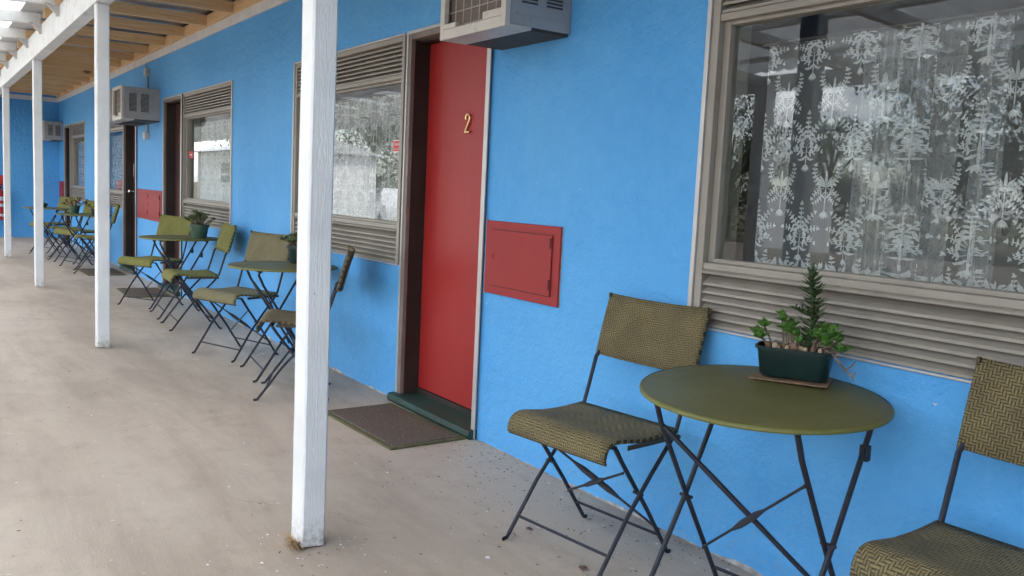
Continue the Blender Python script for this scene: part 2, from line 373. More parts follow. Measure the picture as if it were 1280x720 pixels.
# W2+D2, W3+D3, ... share a mullion; openings as (x0,x1,z0,z1)
OPN = [(a, b, ZB, ZTOP) for a, b in WIN] + [(a, b, 0.0, ZTOP) for a, b in DOOR]
OPN[1] = (-6.30, -4.52, ZB, ZTOP)
def wall_mesh():
    xs = sorted({XE, XR} | {v for o in OPN for v in o[:2]}); zs = sorted({0.0, ZT, ZB, ZTOP})
    mb = MB()
    inside = lambda x, z: any(a < x < b and c < z < d for a, b, c, d in OPN)
    for i in range(len(xs)-1):
        for j in range(len(zs)-1):
            if inside((xs[i]+xs[i+1])/2, (zs[j]+zs[j+1])/2): continue
            x0, x1, z0, z1 = xs[i], xs[i+1], zs[j], zs[j+1]
            mb.add([(x0, 0, z0), (x1, 0, z0), (x1, 0, z1), (x0, 0, z1)], [(0, 1, 2, 3)])
            mb.add([(x0, TH, z0), (x1, TH, z0), (x1, TH, z1), (x0, TH, z1)], [(3, 2, 1, 0)])
    E_ = lambda x, z: inside(x, z) or x < XE or x > XR
    for i in range(len(xs)):
        for j in range(len(zs)-1):
            zm = (zs[j]+zs[j+1])/2
            if E_(xs[i]-.001, zm) != E_(xs[i]+.001, zm):
                mb.add([(xs[i], 0, zs[j]), (xs[i], TH, zs[j]), (xs[i], TH, zs[j+1]), (xs[i], 0, zs[j+1])], [(0, 1, 2, 3)])
    for j in range(len(zs)):
        for i in range(len(xs)-1):
            xm = (xs[i]+xs[i+1])/2
            if 0 < j < len(zs)-1 and inside(xm, zs[j]-.001) != inside(xm, zs[j]+.001):
                mb.add([(xs[i], 0, zs[j]), (xs[i+1], 0, zs[j]), (xs[i+1], TH, zs[j]), (xs[i], TH, zs[j])], [(0, 1, 2, 3)])
    me = bpy.data.meshes.new('wall'); me.from_pydata(mb.v, [], mb.f); me.materials.append(MT['wall'])
    bm = bmesh.new(); bm.from_mesh(me); bmesh.ops.remove_doubles(bm, verts=bm.verts, dist=1e-5); bmesh.ops.recalc_face_normals(bm, faces=bm.faces); bm.to_mesh(me); bm.free()
    o = bpy.data.objects.new('wall', me); COL.objects.link(o); o.parent = bld
wall_mesh()
MB().box(XE-.16, XE, -1.5, TH, 0, ZT).build('end_wall', MT['wall'], bld)
MB().box(3.62, 3.78, -5.35, -.002, 0, ZT+.1).build('added_shade_wall', MT['wall'], bld)  # unseen wall, added to block sky light from the right and darken that end
# rooms behind the glass: back wall, side walls, floor and ceiling of each unit
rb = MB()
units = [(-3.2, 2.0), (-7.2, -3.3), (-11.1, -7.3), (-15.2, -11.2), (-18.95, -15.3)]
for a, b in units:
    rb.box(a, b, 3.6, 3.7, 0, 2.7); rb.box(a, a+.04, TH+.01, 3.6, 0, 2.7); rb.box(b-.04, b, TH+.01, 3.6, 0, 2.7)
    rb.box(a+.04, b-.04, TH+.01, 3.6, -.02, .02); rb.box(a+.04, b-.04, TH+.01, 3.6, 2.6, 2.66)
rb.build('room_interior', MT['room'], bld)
MB().box(XE-.16, XR, TH+.005, 3.75, 2.845, 2.90).build('roof_slab', MT['room'], bld)

# ragged white paint edge where wall meets floor
def lip(x0, x1, seed):
    rnd = random.Random(seed); mb = MB(); n = max(4, int((x1-x0)/.018)); prev = None
    for i in range(n+1):
        x = x0+(x1-x0)*i/n
        h = .003+.026*max(0, mnoise.noise(Vector((x*5.1, seed, 0)))-.02)+rnd.random()*.004
        d = .003+.024*max(0, mnoise.noise(Vector((x*6.3, seed+5, 0)))-.05)+rnd.random()*.003
        b = len(mb.v); mb.v += [(x, .001, h), (x, -.003, h*.8), (x, -d, .002), (x, .001, .001)]
        if prev is not None:
            for k in range(3): mb.f.append((prev+k, b+k, b+k+1, prev+k+1))
        prev = b
    mb.build('skirting_edge', MT['lip'], bld, smooth=0)
edges = sorted([(a, b) for a, b in DOOR]); cur = XE
for a, b in edges:
    if a-cur > .2: lip(cur+.02, a-.045, cur)
    cur = b+.045
lip(cur, 1.5, 3.3)

# ---- windows
SLAT_PROF = [(.027, .024), (.025, .027), (-.002, .0045), (-.006, .003), (-.006, -.0065), (-.003, -.0065), (-.001, .000)]
slat_cache = {}
def slat_mesh(L):
    k = round(L, 3)
    if k not in slat_cache:
        slat_cache[k] = MB().prism(SLAT_PROF, -L/2, L/2).mesh('slat', MT['taupe'], 25)
    return slat_cache[k]
def make_window(x0, x1, door_side):
    """door_side: -1 door on the left, +1 door on the right, 0 none"""
    T = MT['taupe']; mb = MB(); fwid = .034
    # outer frame
    mb.box(x0, x0+fwid, -.004, .165, ZB, ZTOP); mb.box(x1-fwid, x1, -.004, .165, ZB, ZTOP)
    mb.box(x0+fwid, x1-fwid, -.004, .10, ZTOP-.03, ZTOP)
    # transoms above and below the glass
    mb.box(x0+fwid, x1-fwid, -.001, .09, 1.880, 1.905); mb.box(x0+fwid, x1-fwid, -.001, .09, 1.012, 1.036)
    # inner sash
    s0, s1 = x0+fwid, x1-fwid
    mb.box(s0, s0+.030, .022, .075, 1.036, 1.880); mb.box(s1-.030, s1, .022, .075, 1.036, 1.880)
    mb.box(s0+.030, s1-.030, .022, .075, 1.036, 1.052); mb.box(s0+.030, s1-.030, .022, .075, 1.866, 1.880)
    # sloping sill below glass
    mb.prism([(.0, 1.012), (-.014, 1.004), (-.014, .998), (.06, .998), (.06, 1.012)], s0, s1)
    win = mb.build('window', T, bld, .0025)
    L = s1-s0-.004; me = slat_mesh(L)
    for z in [.815+.0293*k for k in range(6)]: share(me, 'slat', win, ((s0+s1)/2, .010, z))
    for z in [1.914+.0262*k for k in range(7)]: share(me, 'slat', win, ((s0+s1)/2, .010, z))
    MB().box(s0, s1, .040, .046, ZB, .998).build('backing', MT['jambtaupe'], win); MB().box(s0, s1, .040, .046, 1.905, ZTOP-.03).build('backing', MT['jambtaupe'], win)
    MB().box(s0+.030, s1-.030, .046, .051, 1.052, 1.866).build('glass_pane', MT['glass'], win, smooth=0)
    # pale storm mould round the outside
    tr = MB()
    if door_side >= 0: tr.box(x0-.020, x0-.0005, -.012, .01, ZB, ZTOP+.012)
    if door_side <= 0: tr.box(x1+.0005, x1+.020, -.012, .01, ZB, ZTOP+.012)
    tr.box(x0-.0, x1+.0, -.010, .01, ZTOP+.0005, ZTOP+.012); tr.box(x0, x1, -.008, .0, ZB-.008, ZB-.0005)
    tr.build('trim', MT['alu'], win, .002)
    return win
WSIDE = [0, 1, -1, 1, -1]
for (a, b), s in zip(WIN, WSIDE): make_window(a, b, s)

# ---- doors
def make_door(x0, x1, dark, number=None, hinge_right=False):
    fr = MB()
    fr.box(x0, x0+.045, -.006, .02, 0.052, ZTOP); fr.box(x1-.022, x1, -.014, .13, .0, ZTOP+.01)
    fr.box(x0+.045, x1-.022, -.004, .05, ZTOP-.035, ZTOP)
    f = fr.build('door_frame', MT['jambtaupe'], bld, .003)
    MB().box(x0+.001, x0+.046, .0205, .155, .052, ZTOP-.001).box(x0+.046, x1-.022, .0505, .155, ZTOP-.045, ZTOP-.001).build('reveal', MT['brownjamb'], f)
    MB().box(x1-.0215, x1+.012, -.020, -.0142, .0, ZTOP+.012).build('trim', MT['alu'], f)
    MB().box(x0-.004, x0+.012, -.011, -.0062, .055, ZTOP+.012).box(x0+.012, x1-.0215, -.011, -.0045, ZTOP-.004, ZTOP+.012).build('trim', MT['alu'], f)
    # slab
    d = MB().box(x0+.048, x1-.024, .112, .150, .085, ZTOP-.047).build('door', MT['darkdoor' if dark else 'reddoor'], bld, .004)
    MB().box(x0+.02, x1-.02, .105, .16, .05, .083).build('weather_bar', MT['brownjamb'], d)
    if number:
        cu = bpy.data.curves.new('num', 'CURVE')
        pts = [(-.020, .072), (-.018, .088), (-.006, .098), (.008, .097), (.018, .086), (.018, .070), (.010, .054), (-.004, .034), (-.016, .016), (-.022, .004), (-.006, .006), (.010, .003), (.022, .008)]
        P3 = [Vector((p[0], 0, p[1])) for p in pts]
        sm = []
        for i in range(len(P3)-1):
            for k in range(4):
                t = k/4; a = P3[max(i-1, 0)]; b = P3[i]; c = P3[i+1]; e = P3[min(i+2, len(P3)-1)]
                sm.append(.5*((2*b)+(c-a)*t+(2*a-5*b+4*c-e)*t*t+(3*b-a-3*c+e)*t**3))
        sm.append(P3[-1])
        nb = MB().sweep([p+Vector((number[0], .104, number[1])) for p in sm], [(.0055, .006)]*len(sm), 8, (0, 1, 0))
        nb.build('door_number', MT['brass'], d)
        # strike plate on the far jamb
        MB().box(x0+.030, x0+.044, -.0085, -.0062, 1.10, 1.17).build('strike_plate', MT['jambtaupe'], f, .001)
    else:
        kx = x1-.10 if not hinge_right else x0+.10
        kn = MB().lathe([(.026, 0), (.026, .006), (.012, .012), (.012, .035), (.026, .045), (.030, .06), (.022, .074), (.004, .078)], 16)
        ob = kn.build('door_knob', MT['chrome'], d); ob.rotation_euler = (R(90), 0, 0); ob.location = (kx, .112, 1.05)
        MB().box(kx-.02, kx+.02, .106, .112, 1.25, 1.42).build('latch_plate', MT['alu'], d)
    st = MB().prism([(-.045, .004), (-.052, .02), (-.046, .046), (-.035, .050), (.158, .053), (.158, .001), (-.045, .001)], x0-.03, x1+.005).build('door_step', MT['greenstep'], bld, .004)
    return d
make_door(*DOOR[0], False, (-4.015, 1.560))
make_door(*DOOR[1], True)
make_door(*DOOR[2], True, hinge_right=True)
make_door(*DOOR[3], True)

# ---- curtains
def fold_fn(x0, x1, seed, dense):
    def f(s):
        e = .07
        for c_, wd in dense: e += math.exp(-((s-c_)/wd)**2)
        e = min(e, 1.15)
        ph = s*2*PI/.058+1.3*math.sin(s*7.1+seed)+.8*math.sin(s*17+seed*2)
        return s+.0150*e*math.sin(ph), .018*e*math.cos(ph)+.012*math.sin(s*9+seed)
    return f
def leaf_strip(mb, base, ang, L, wd, bend, to3, n=6):
    """serrated curved leaf in the (x,z) plane"""
    prev = None; x, z = base; a = ang
    for i in range(n+1):
        t = i/n; ww = wd*math.sin(PI*min(1, .08+t*.92))**.8*(1+.14*math.cos(t*n*PI))
        nx, nz_ = math.cos(a), -math.sin(a)
        b = len(mb.v); mb.v += [to3(x-nx*ww, z-nz_*ww), to3(x+nx*ww, z+nz_*ww)]
        if prev is not None: mb.f.append((prev, prev+1, b+1, b))
        prev = b
        x += math.sin(a)*L/n; z += math.cos(a)*L/n; a += bend/n
def spray(mb, base, ang, L, bend, nl, ll, T, wl=.23):
    """curved stem with leaflets on both sides, ending in a curl"""
    leaf_strip(mb, base, ang, L, .020, bend, T, 6)
    x, z = base; a = ang
    for i in range(nl):
        t = (i+1)/nl; k_ = ll*(1.05-.55*t)
        x += math.sin(a)*L/nl; z += math.cos(a)*L/nl; a += bend/nl
        for sg in (1, -1): leaf_strip(mb, (x, z), a+sg*R(52), k_, k_*wl, sg*1.1, T, 4)
    leaf_strip(mb, (x, z), a, ll*.7, ll*.2, bend*.8, T, 4)
def motif(mb, cx, cz, s, to3):
    """tall pointed bouquet of feathery acanthus leaves"""
    T = lambda x, z: to3(cx+x*s, cz+z*s)
    spray(mb, (0, .0), 0, .82, 0, 6, .20, T)
    for sg in (1, -1):
        spray(mb, (.03*sg, -.02), sg*R(24), .78, sg*.55, 6, .19, T)
        spray(mb, (.04*sg, -.08), sg*R(52), .66, sg*.75, 5, .18, T)
        spray(mb, (.04*sg, -.16), sg*R(82), .54, sg*.9, 4, .17, T)
        spray(mb, (.03*sg, -.28), sg*R(118), .46, -sg*2.2, 4, .15, T)
        leaf_strip(mb, (.02*sg, -.40), sg*R(146), .34, .040, -sg*1.6, T, 6)
        leaf_strip(mb, (.10*sg, -.14), sg*R(62), .20, .030, -sg*2.6, T, 6)
    leaf_strip(mb, (0, -.80), 0, .85, .022, 0, T, 6)
    for ang in (138, 160, 180, 200, 222): leaf_strip(mb, (0, -.66), R(ang), .24, .036, 0, T, 4)
def motif_b(mb, cx, cz, s, to3):
    """open spreading flower with drooping sprays"""
    T = lambda x, z: to3(cx+x*s, cz+z*s)
    leaf_strip(mb, (0, -.80), 0, 1.1, .018, 0, T, 6)
    for sg in (1, -1):
        for ang, L in ((16, .40), (38, .46), (62, .42)):
            leaf_strip(mb, (.03*sg, .02), sg*R(ang), L, .038, sg*.7, T, 6)
        spray(mb, (.05*sg, .02), sg*R(70), .80, -sg*1.5, 7, .19, T)
        spray(mb, (.05*sg, -.02), sg*R(104), .52, sg*.8, 5, .16, T)
        spray(mb, (.03*sg, -.12), sg*R(150), .52, -sg*.8, 5, .14, T)
    leaf_strip(mb, (0, .05), 0, .46, .042, 0, T, 5)
    for ang in (140, 160, 180, 200, 220): leaf_strip(mb, (0, -.68), R(ang), .24, .034, 0, T, 4)
def make_curtain(x0, x1, z0, z1, y0, seed, dense, label):
    t = thing('lace_curtain', label, 'curtain', (x0, y0, z0), 0, 'lace curtains in the motel windows')
    W_, H_ = x1-x0, z1-z0
    f = fold_fn(0, W_, seed, dense); n = int(W_/.006); mb = MB(); rows = 5
    for i in range(n+1):
        x, y = f(W_*i/n)
        for j in range(rows): mb.v.append((x, y*(1-.25*j/(rows-1)), H_*j/(rows-1)))
    for i in range(n):
        for j in range(rows-1): a = i*rows+j; mb.f.append((a, a+rows, a+rows+1, a+1))
    mb.build('sheer_cloth', MT['sheer'], t, smooth=60)
    for (c_, wd) in dense:      # gathers where the cloth is bunched in several layers
        gm = MB(); gn = int(wd*2.6/.004)
        for i in range(gn+1):
            q = c_-wd*1.3+wd*2.6*i/gn; ph = q*2*PI/.041+2.2*math.sin(q*13+seed)
            for j in range(rows): gm.v.append((q+.009*math.sin(ph)+.012*(j/(rows-1))*math.sin(q*21), .030+.012*math.cos(ph), H_*j/(rows-1)))
        for i in range(gn):
            for j in range(rows-1): a = i*rows+j; gm.f.append((a, a+rows, a+rows+1, a+1))
        gm.build('gather', MT['sheer_thick'], t, smooth=60)
    lm = MB()
    def to3(s_, z):
        s_ = max(0, min(W_, s_)); z = max(0, min(H_, z)); x, y = f(s_); return (x, y*(1-.25*z/H_)-.003, z)
    dx, dz, sz = .188, .150, .112
    for j in range(-1, int(H_/dz)+2):
        for i in range(-1, int(W_/dx)+2):
            (motif_b if j % 2 else motif)(lm, dx*(i+.5*(j % 2)), .13+dz*j, sz, to3)
    # scalloped bottom border
    k = 0
    while k*.10 < W_:
        c = k*.10+.05
        for sg in (1, -1):
            leaf_strip(lm, (c+sg*.006, .004), sg*R(80), .055, .008, -sg*1.5, to3, 6)
            leaf_strip(lm, (c+sg*.004, .010), sg*R(20), .028, .005, sg*1.6, to3, 5)
        k += 1
    # keep the faces that survived the clamp at the cloth's edge
    keep = []
    for q in lm.f:
        a, b, c_, d_ = (Vector(lm.v[i]) for i in q)
        if (c_-a).cross(d_-b).length > 4e-6: keep.append(q)
    lm.f = keep
    o = lm.build('lace_motifs', MT['lace'], t, smooth=0); o['kind'] = 'stuff'
    MB().sweep([(-.02, 0, H_+.004), (W_+.02, 0, H_+.004)], .007, 8).build('curtain_rod', MT['brownjamb'], t)
    return t
make_curtain(-2.06, -.50, 1.035, 1.80, .125, 1.0, [(.52, .13), (.78, .035), (1.08, .03), (1.36, .03)], 'floral white lace curtain in the large window behind the nearest table')
make_curtain(-6.22, -4.62, 1.035, 1.83, .125, 2.2, [(.2, .2), (.75, .3), (1.35, .2)], 'floral white lace curtain in the window left of door number 2')
make_curtain(-9.30, -7.93, 1.035, 1.83, .125, 3.7, [(.3, .3), (.9, .3)], 'pleated white lace curtain in the window beside the dark maroon door')
make_curtain(-14.2, -12.8, 1.035, 1.83, .125, 4.2, [(.3, .3), (.9, .3)], 'white lace curtain in the far window half hidden by the second post')
make_curtain(-17.35, -16.0, 1.035, 1.83, .125, 5.2, [(.3, .3), (.9, .3)], 'white lace curtain in the farthest window by the building corner')

# ================================================================ verandah
ver = thing('verandah', 'white-posted verandah with open pine joists under metal roofing', 'verandah')
YP0, YP1 = -1.265, -1.18
POSTX = [(-2.842, -2.737), (-6.866, -6.766), (-10.753, -10.653), (-14.60, -14.50), (-18.45, -18.35)]
def post(i, x0, x1):
    # square timber with slightly uneven arrises, chipped at the foot
    mb = MB(); rings = 26; rnd = random.Random(i+3); base = 0
    for j in range(rings+1):
        z = 2.428*j/rings
        dx = .0025*mnoise.noise(Vector((z*1.3, i*7., 0))); dy = .0025*mnoise.noise(Vector((z*1.3, i*7.+3, 0)))
        c = .006
        pts = [(x0+c, YP0), (x1-c, YP0), (x1, YP0+c), (x1, YP1-c), (x1-c, YP1), (x0+c, YP1), (x0, YP1-c), (x0, YP0+c)]
        for k, (px, py) in enumerate(pts):
            zz = z
            if j == 0: zz = (.002, .012, .010, .003, .006, .004, .004, .005)[k]
            mb.v.append((px+dx+rnd.uniform(-.0006, .0006), py+dy+rnd.uniform(-.0006, .0006), zz))
    for j in range(rings):
        for k in range(8): k2 = (k+1) % 8; mb.f.append((j*8+k, j*8+k2, (j+1)*8+k2, (j+1)*8+k))
    mb.f.append(tuple(range(7, -1, -1))); mb.f.append(tuple(rings*8+k for k in range(8)))
    mb.build('post', MT['whitewood'], ver, smooth=30)
for i, (a, b) in enumerate(POSTX): post(i, a, b)
# beam of joined lengths
BJ = [3.6, -4.83, -8.9, -12.7, -16.5, -18.995]
for i in range(len(BJ)-1):
    MB().box(BJ[i+1]+.002, BJ[i]-.002, YP0-.012+(i % 2)*.003, YP1+.006, 2.430+(i % 2)*.002, 2.676).build('beam', MT['white'], ver, .004)
jm = MB().box(-.0225, .0225, -1.30, -.047, 2.680, 2.772).mesh('joist', MT['pine'])
k = -14
xs = [-7.727+.825*i for i in range(-13, 14)]
for x in xs:
    if -18.95 < x < 3.5: share(jm, 'joist', ver, (x, 0, 0))
seg = [XE+.002]+[x for x in sorted(xs) if -18.95 < x < 3.5]
MB().box(XE+.001, 3.6, -.0455, -.001, 2.682, 2.775).build('ledger', MT['pinex'], ver, .002)
MB().box(XE+.001, 3.6, -.024, -.0012, 2.597, 2.680).box(XE+.0012, XE+.024, -1.17, -.0245, 2.597, 2.680).build('cornice', MT['trim'], ver, .003)
def ribbed(x0, x1, ya, za, yb, zb, mat, name, pitch=.076, h=.018, corr=True):
    mb = MB(); n = int((x1-x0)/(pitch/4)); sub = 3
    for i in range(n+1):
        x = x0+(x1-x0)*i/n; dz = h*.5*math.sin(2*PI*x/pitch) if corr else 0
        for y, z in ((ya, za), (yb, zb)): mb.v.append((x, y, z+dz))
    for i in range(n): mb.f.append((i*2, i*2+2, i*2+3, i*2+1))
    o = mb.build(name, mat, ver, smooth=60)
    so_ = o.modifiers.new('solid', 'SOLIDIFY'); so_.thickness = .0015
    return o
xa = XE
while xa < 3.6:
    ribbed(xa+.003, min(xa+2.4, 3.6)+.02, -1.45, 2.789, .14, 2.799, MT['zinc'], 'roof_sheet'); xa += 2.4
# outer carport roof in white rafters and milky sheeting, falling outwards
YO = -4.9
def zr(y): return 2.690+.055*(y+1.30)
rm = MB()
rm.add([(x, y, zr(y)+dz) for y in (-1.28, YO) for dz in (0, .10) for x in (-.032, .032)], [(0, 1, 3, 2), (4, 6, 7, 5), (0, 4, 5, 1), (2, 3, 7, 6), (0, 2, 6, 4), (1, 5, 7, 3)])
rme = rm.mesh('rafter', MT['white'])
bk = MB().box(-.028, .028, -1.3, -1.277, 2.585, 2.688).add([(-.025, -1.301, 2.60), (.025, -1.301, 2.60), (.025, -1.301, 2.66), (-.025, -1.301, 2.66), (-.025, -1.38, 2.682), (.025, -1.38, 2.682), (.025, -1.38, 2.675), (-.025, -1.38, 2.675)], [(0, 1, 5, 4), (3, 2, 6, 7), (0, 3, 7, 4), (1, 2, 6, 5), (4, 5, 6, 7)]).mesh('bracket', MT['alu'])
for i in range(-18, 12):
    x = -9.86+1.22*i
    if -31 < x < 3.5:
        share(rme, 'rafter', ver, (x, 0, 0)); share(bk, 'bracket', ver, (x+.07, 0, 0))
pm = MB()
for y in (-2.3, -3.3, -4.3): MB().box(-31, 3.6, y-.03, y+.03, zr(y)+.101, zr(y)+.141).build('purlin', MT['white'], ver)
xa = -31
while xa < 3.5:
    ribbed(xa+.003, min(xa+1.82, 3.6), -1.30, zr(-1.3)+.157, YO-.05, zr(YO)+.157, MT['milky'], 'skylight_sheet', .15, .022); xa += 1.8
MB().box(-31, 3.6, YO-.045, YO-.002, 2.43, 2.60).build('fascia', MT['white'], ver, .004)
for x in (-17.8, -12.0, -6.05, 1.5):
    MB().box(x-.075, x+.075, YO+.03, YO+.18, 0, zr(YO)-.002).build('post', MT['whitewood'], ver, .006)

# ================================================================ air conditioners
def make_ac(x0, x1, dep, z0, h, label):
    w_ = x1-x0
    t = thing('air_conditioner', label, 'air conditioner', ((x0+x1)/2, 0, z0), 0, 'box air conditioners on the blue wall')
    a, b = -w_/2, w_/2; D = -dep
    cs = MB()
    cs.box(a, a+.008, D+.02, 0, .012, h-.01); cs.box(b-.008, b, D+.02, 0, .012, h-.01); cs.box(a+.008, b-.008, D+.02, 0, h-.018, h-.01)
    cs.build('case', MT['acside'], t, .004)
    # side vents on both sides
    for sx, s in ((b, 1), (a, -1)):
        for (ya, yb) in ((D+.075, D+.155), (D+.20, D+.285)):
            if yb > -.02: yb = -.02
            v = MB().box(*(sorted((sx+s*.0006, sx+s*.002))), ya-.006, yb+.006, h*.26-.006, h*.80+.006).build('side_vent', MT['acside'], t)
            n = 15
            sm_ = MB()
            for q in range(n):
                z = h*.26+(h*.54)*q/n; sm_.box(*(sorted((sx+s*.0024, sx+s*.0036))), ya, yb, z, z+h*.54/n*.58)
            sm_.build('slot', MT['acdark'], v, smooth=0)
        MB().box(*(sorted((sx+s*.0006, sx+s*.005))), D+.05, -.04, h*.14, h*.165).build('rib', MT['acside'], t, .001)
    # base tray with open rear half
    MB().box(a, b, D+.012, D+.13, 0, .012).box(a+.01, b-.01, D+.13, -.004, .03, .035).build('base_tray', MT['ac'], t, .002)
    MB().box(a+.01, b-.01, D+.131, -.006, .0, .029).build('drip_pan', MT['acdark'], t, .002)
    fr = MB()
    fw_ = .032
    fr.box(a-.003, a+fw_, D-.006, D+.02, 0, h); fr.box(b-fw_, b+.003, D-.006, D+.02, 0, h)
    fr.box(a+fw_, b-fw_, D-.006, D+.02, h-.035, h); fr.box(a+fw_, b-fw_, D-.006, D+.02, 0, .045)
    fr.box(a+fw_, a+fw_+.10, D-.006, D+.019, .0455, .068); fr.box(b-fw_-.14, b-fw_, D-.006, D+.019, .0455, .078)
    fr.build('front_frame', MT['ac'], t, .003)
    MB().box(a+.02, b-.02, D+.032, D+.04, .03, h-.03).build('coil', MT['coil'], t)
    gw = MB()
    q = a+fw_
    while q < b-fw_: gw.box(q-.0018, q+.0018, D+.014, D+.017, .04, h-.03); q += .066
    z = .055
    while z < h-.03: gw.box(a+fw_, b-fw_, D+.0172, D+.020, z, z+.0035); z += .062
    gw.build('wire_grille', MT['wire'], t, smooth=0)
    return t
make_ac(-3.556, -3.028, .335, 1.926, .40, 'cream box air conditioner above the red door, nearest of all')
make_ac(-11.10, -10.575, .41, 1.878, .375, 'cream box air conditioner beside the dark maroon door, with conduit above it')
make_ac(-11.80, -11.24, .41, 1.878, .375, 'cream box air conditioner just behind the one with the conduit')
make_ac(-18.95, -18.42, .33, 1.85, .36, 'cream box air conditioner in the far corner of the building')

# ================================================================ meter boxes
def make_box(x0, x1, z0, z1, doors, label):
    t = thing('meter_box', label, 'meter box', (x0, 0, z0), 0, 'red meter boxes in the blue wall')
    W_, H_ = x1-x0, z1-z0
    MB().box(0, W_, -.012, -.001, 0, H_).build('surround', MT['redbox'], t, .003)
    MB().box(-.010, -.0005, -.006, -.001, -.006, H_+.008).box(W_+.0005, W_+.004, -.003, -.001, -.004, H_+.004).build('paint_edge', MT['lip'], t)
    dw = (W_-.10)/doors
    for k in range(doors):
        a = .05+k*dw+.003; b = .05+(k+1)*dw-.003
        MB().box(a-.004, b+.004, -.0132, -.0122, .038, H_-.038).build('door_gap', MT['redbox_dark'], t, smooth=0)
        d = MB().box(a, b, -.0185, -.0134, .042, H_-.042).build('box_door', MT['redbox'], t, .002)
        for hz in (.20, .72): MB().sweep([(b-.006, -.021, H_*hz), (b-.006, -.021, H_*hz+.045)], .005, 8).build('hinge', MT['redbox_dark'], d)
        lk = MB().lathe([(.012, 0), (.012, .002), (.009, .004), (.009, .003), (.003, .003), (.001, .006)], 16).build('lock', MT['redbox'], d); lk.rotation_euler = (R(90), 0, 0); lk.location = (a+.026, -.0185, H_*.52)
    return t
make_box(-3.605, -3.006, .760, 1.115, 1, 'red metal meter box set in the wall right of door number 2')
make_box(-11.76, -10.47, .74, 1.10, 2, 'wide red double meter box between the two dark doors')
make_box(-18.93, -18.35, .74, 1.10, 1, 'small red meter box in the far corner behind the last tables')

# ================================================================ doormats
def make_mat(x, y, rz, W_, D_, label):
    t = thing('doormat', label, 'doormat', (x, y, 0.001), rz, 'doormats in front of the doors')
    MB().box(-W_/2+.03, W_/2-.03, -D_/2+.03, D_/2-.03, .0, .013).build('pile', MT['mat'], t, .003)
    MB().box(-W_/2, W_/2, -D_/2, -D_/2+.03, 0, .009).box(-W_/2, W_/2, D_/2-.03, D_/2, 0, .009).box(-W_/2, -W_/2+.03, -D_/2+.03, D_/2-.03, 0, .009).box(W_/2-.03, W_/2, -D_/2+.03, D_/2-.03, 0, .009).build('border', MT['mathem'], t, .002)
make_mat(-4.045, -.275, R(1.5), .80, .43, 'brown ribbed doormat with olive border before the red door')
make_mat(-9.95, -.30, R(-2), .80, .43, 'brown doormat under the chairs before the dark maroon door')
make_mat(-12.2, -.36, R(1), .85, .45, 'dark doormat behind the second post at the far dark door')

# ================================================================ chairs
HW = .222
def weave_grid(prof, hw, mat, sag=0, crown=0, nx=12):
    """surface from a (y,z) profile, x from -hw to hw, uv in metres"""
    L = [0]
    for i in range(1, len(prof)): L.append(L[-1]+math.hypot(prof[i][0]-prof[i-1][0], prof[i][1]-prof[i-1][1]))
    me = bpy.data.meshes.new('panel'); vs, fs, uvs = [], [], []
    for j, (y, z) in enumerate(prof):
        for i in range(nx+1):
            u = i/nx*2-1; q = 1-u*u
            vs.append((u*hw, y+sag*q, z-crown*q)); uvs.append((u*hw+hw, L[j]))
    for j in range(len(prof)-1):
        for i in range(nx): a = j*(nx+1)+i; fs.append((a, a+1, a+nx+2, a+nx+1))
    me.from_pydata(vs, [], fs); me.materials.append(mat)
    ul = me.uv_layers.new(name='UVMap')
    for p in me.polygons:
        for li in p.loop_indices: ul.data[li].uv = uvs[me.loops[li].vertex_index]
    me.shade_smooth()
    return me
SEATP = [(.170, .452), (.13, .449), (.08, .446), (.02, .445), (-.04, .447), (-.09, .453), (-.128, .458), (-.156, .459), (-.175, .454), (-.188, .444), (-.195, .430), (-.197, .415), (-.197, .404)]
BACKP = [(.232, .648), (.243, .692), (.256, .742), (.270, .79), (.285, .84), (.298, .882)]
chair_meshes = {}
for key in ('weave', 'weave_green', 'weave_grey'):
    s_ = weave_grid(SEATP, .232, MT[key]); s_.name = 'seat_'+key
    b_ = weave_grid(BACKP, .232, MT[key], sag=.022, crown=.010); b_.name = 'backrest_'+key
    chair_meshes[key] = (s_, b_)
def solid(o, th):
    m_ = o.modifiers.new('solid', 'SOLIDIFY'); m_.thickness = th; m_.offset = -1; return o
def flatbar(p0, p1, r=.0048, mid=(.012, .004), where=(.36, .5, .64)):
    p0, p1 = Vector(p0), Vector(p1); pts, rr = [], []
    for t_, q in ((0, (.007, .003)), (.03, (r, r)), (where[0]-.05, (r, r)), (where[0]+.04, mid), (where[1], mid), (where[2]-.04, mid), (where[2]+.05, (r, r)), (.97, (r, r)), (1, (.007, .003))):
        pts.append(p0.lerp(p1, t_)); rr.append(q)
    return pts, rr
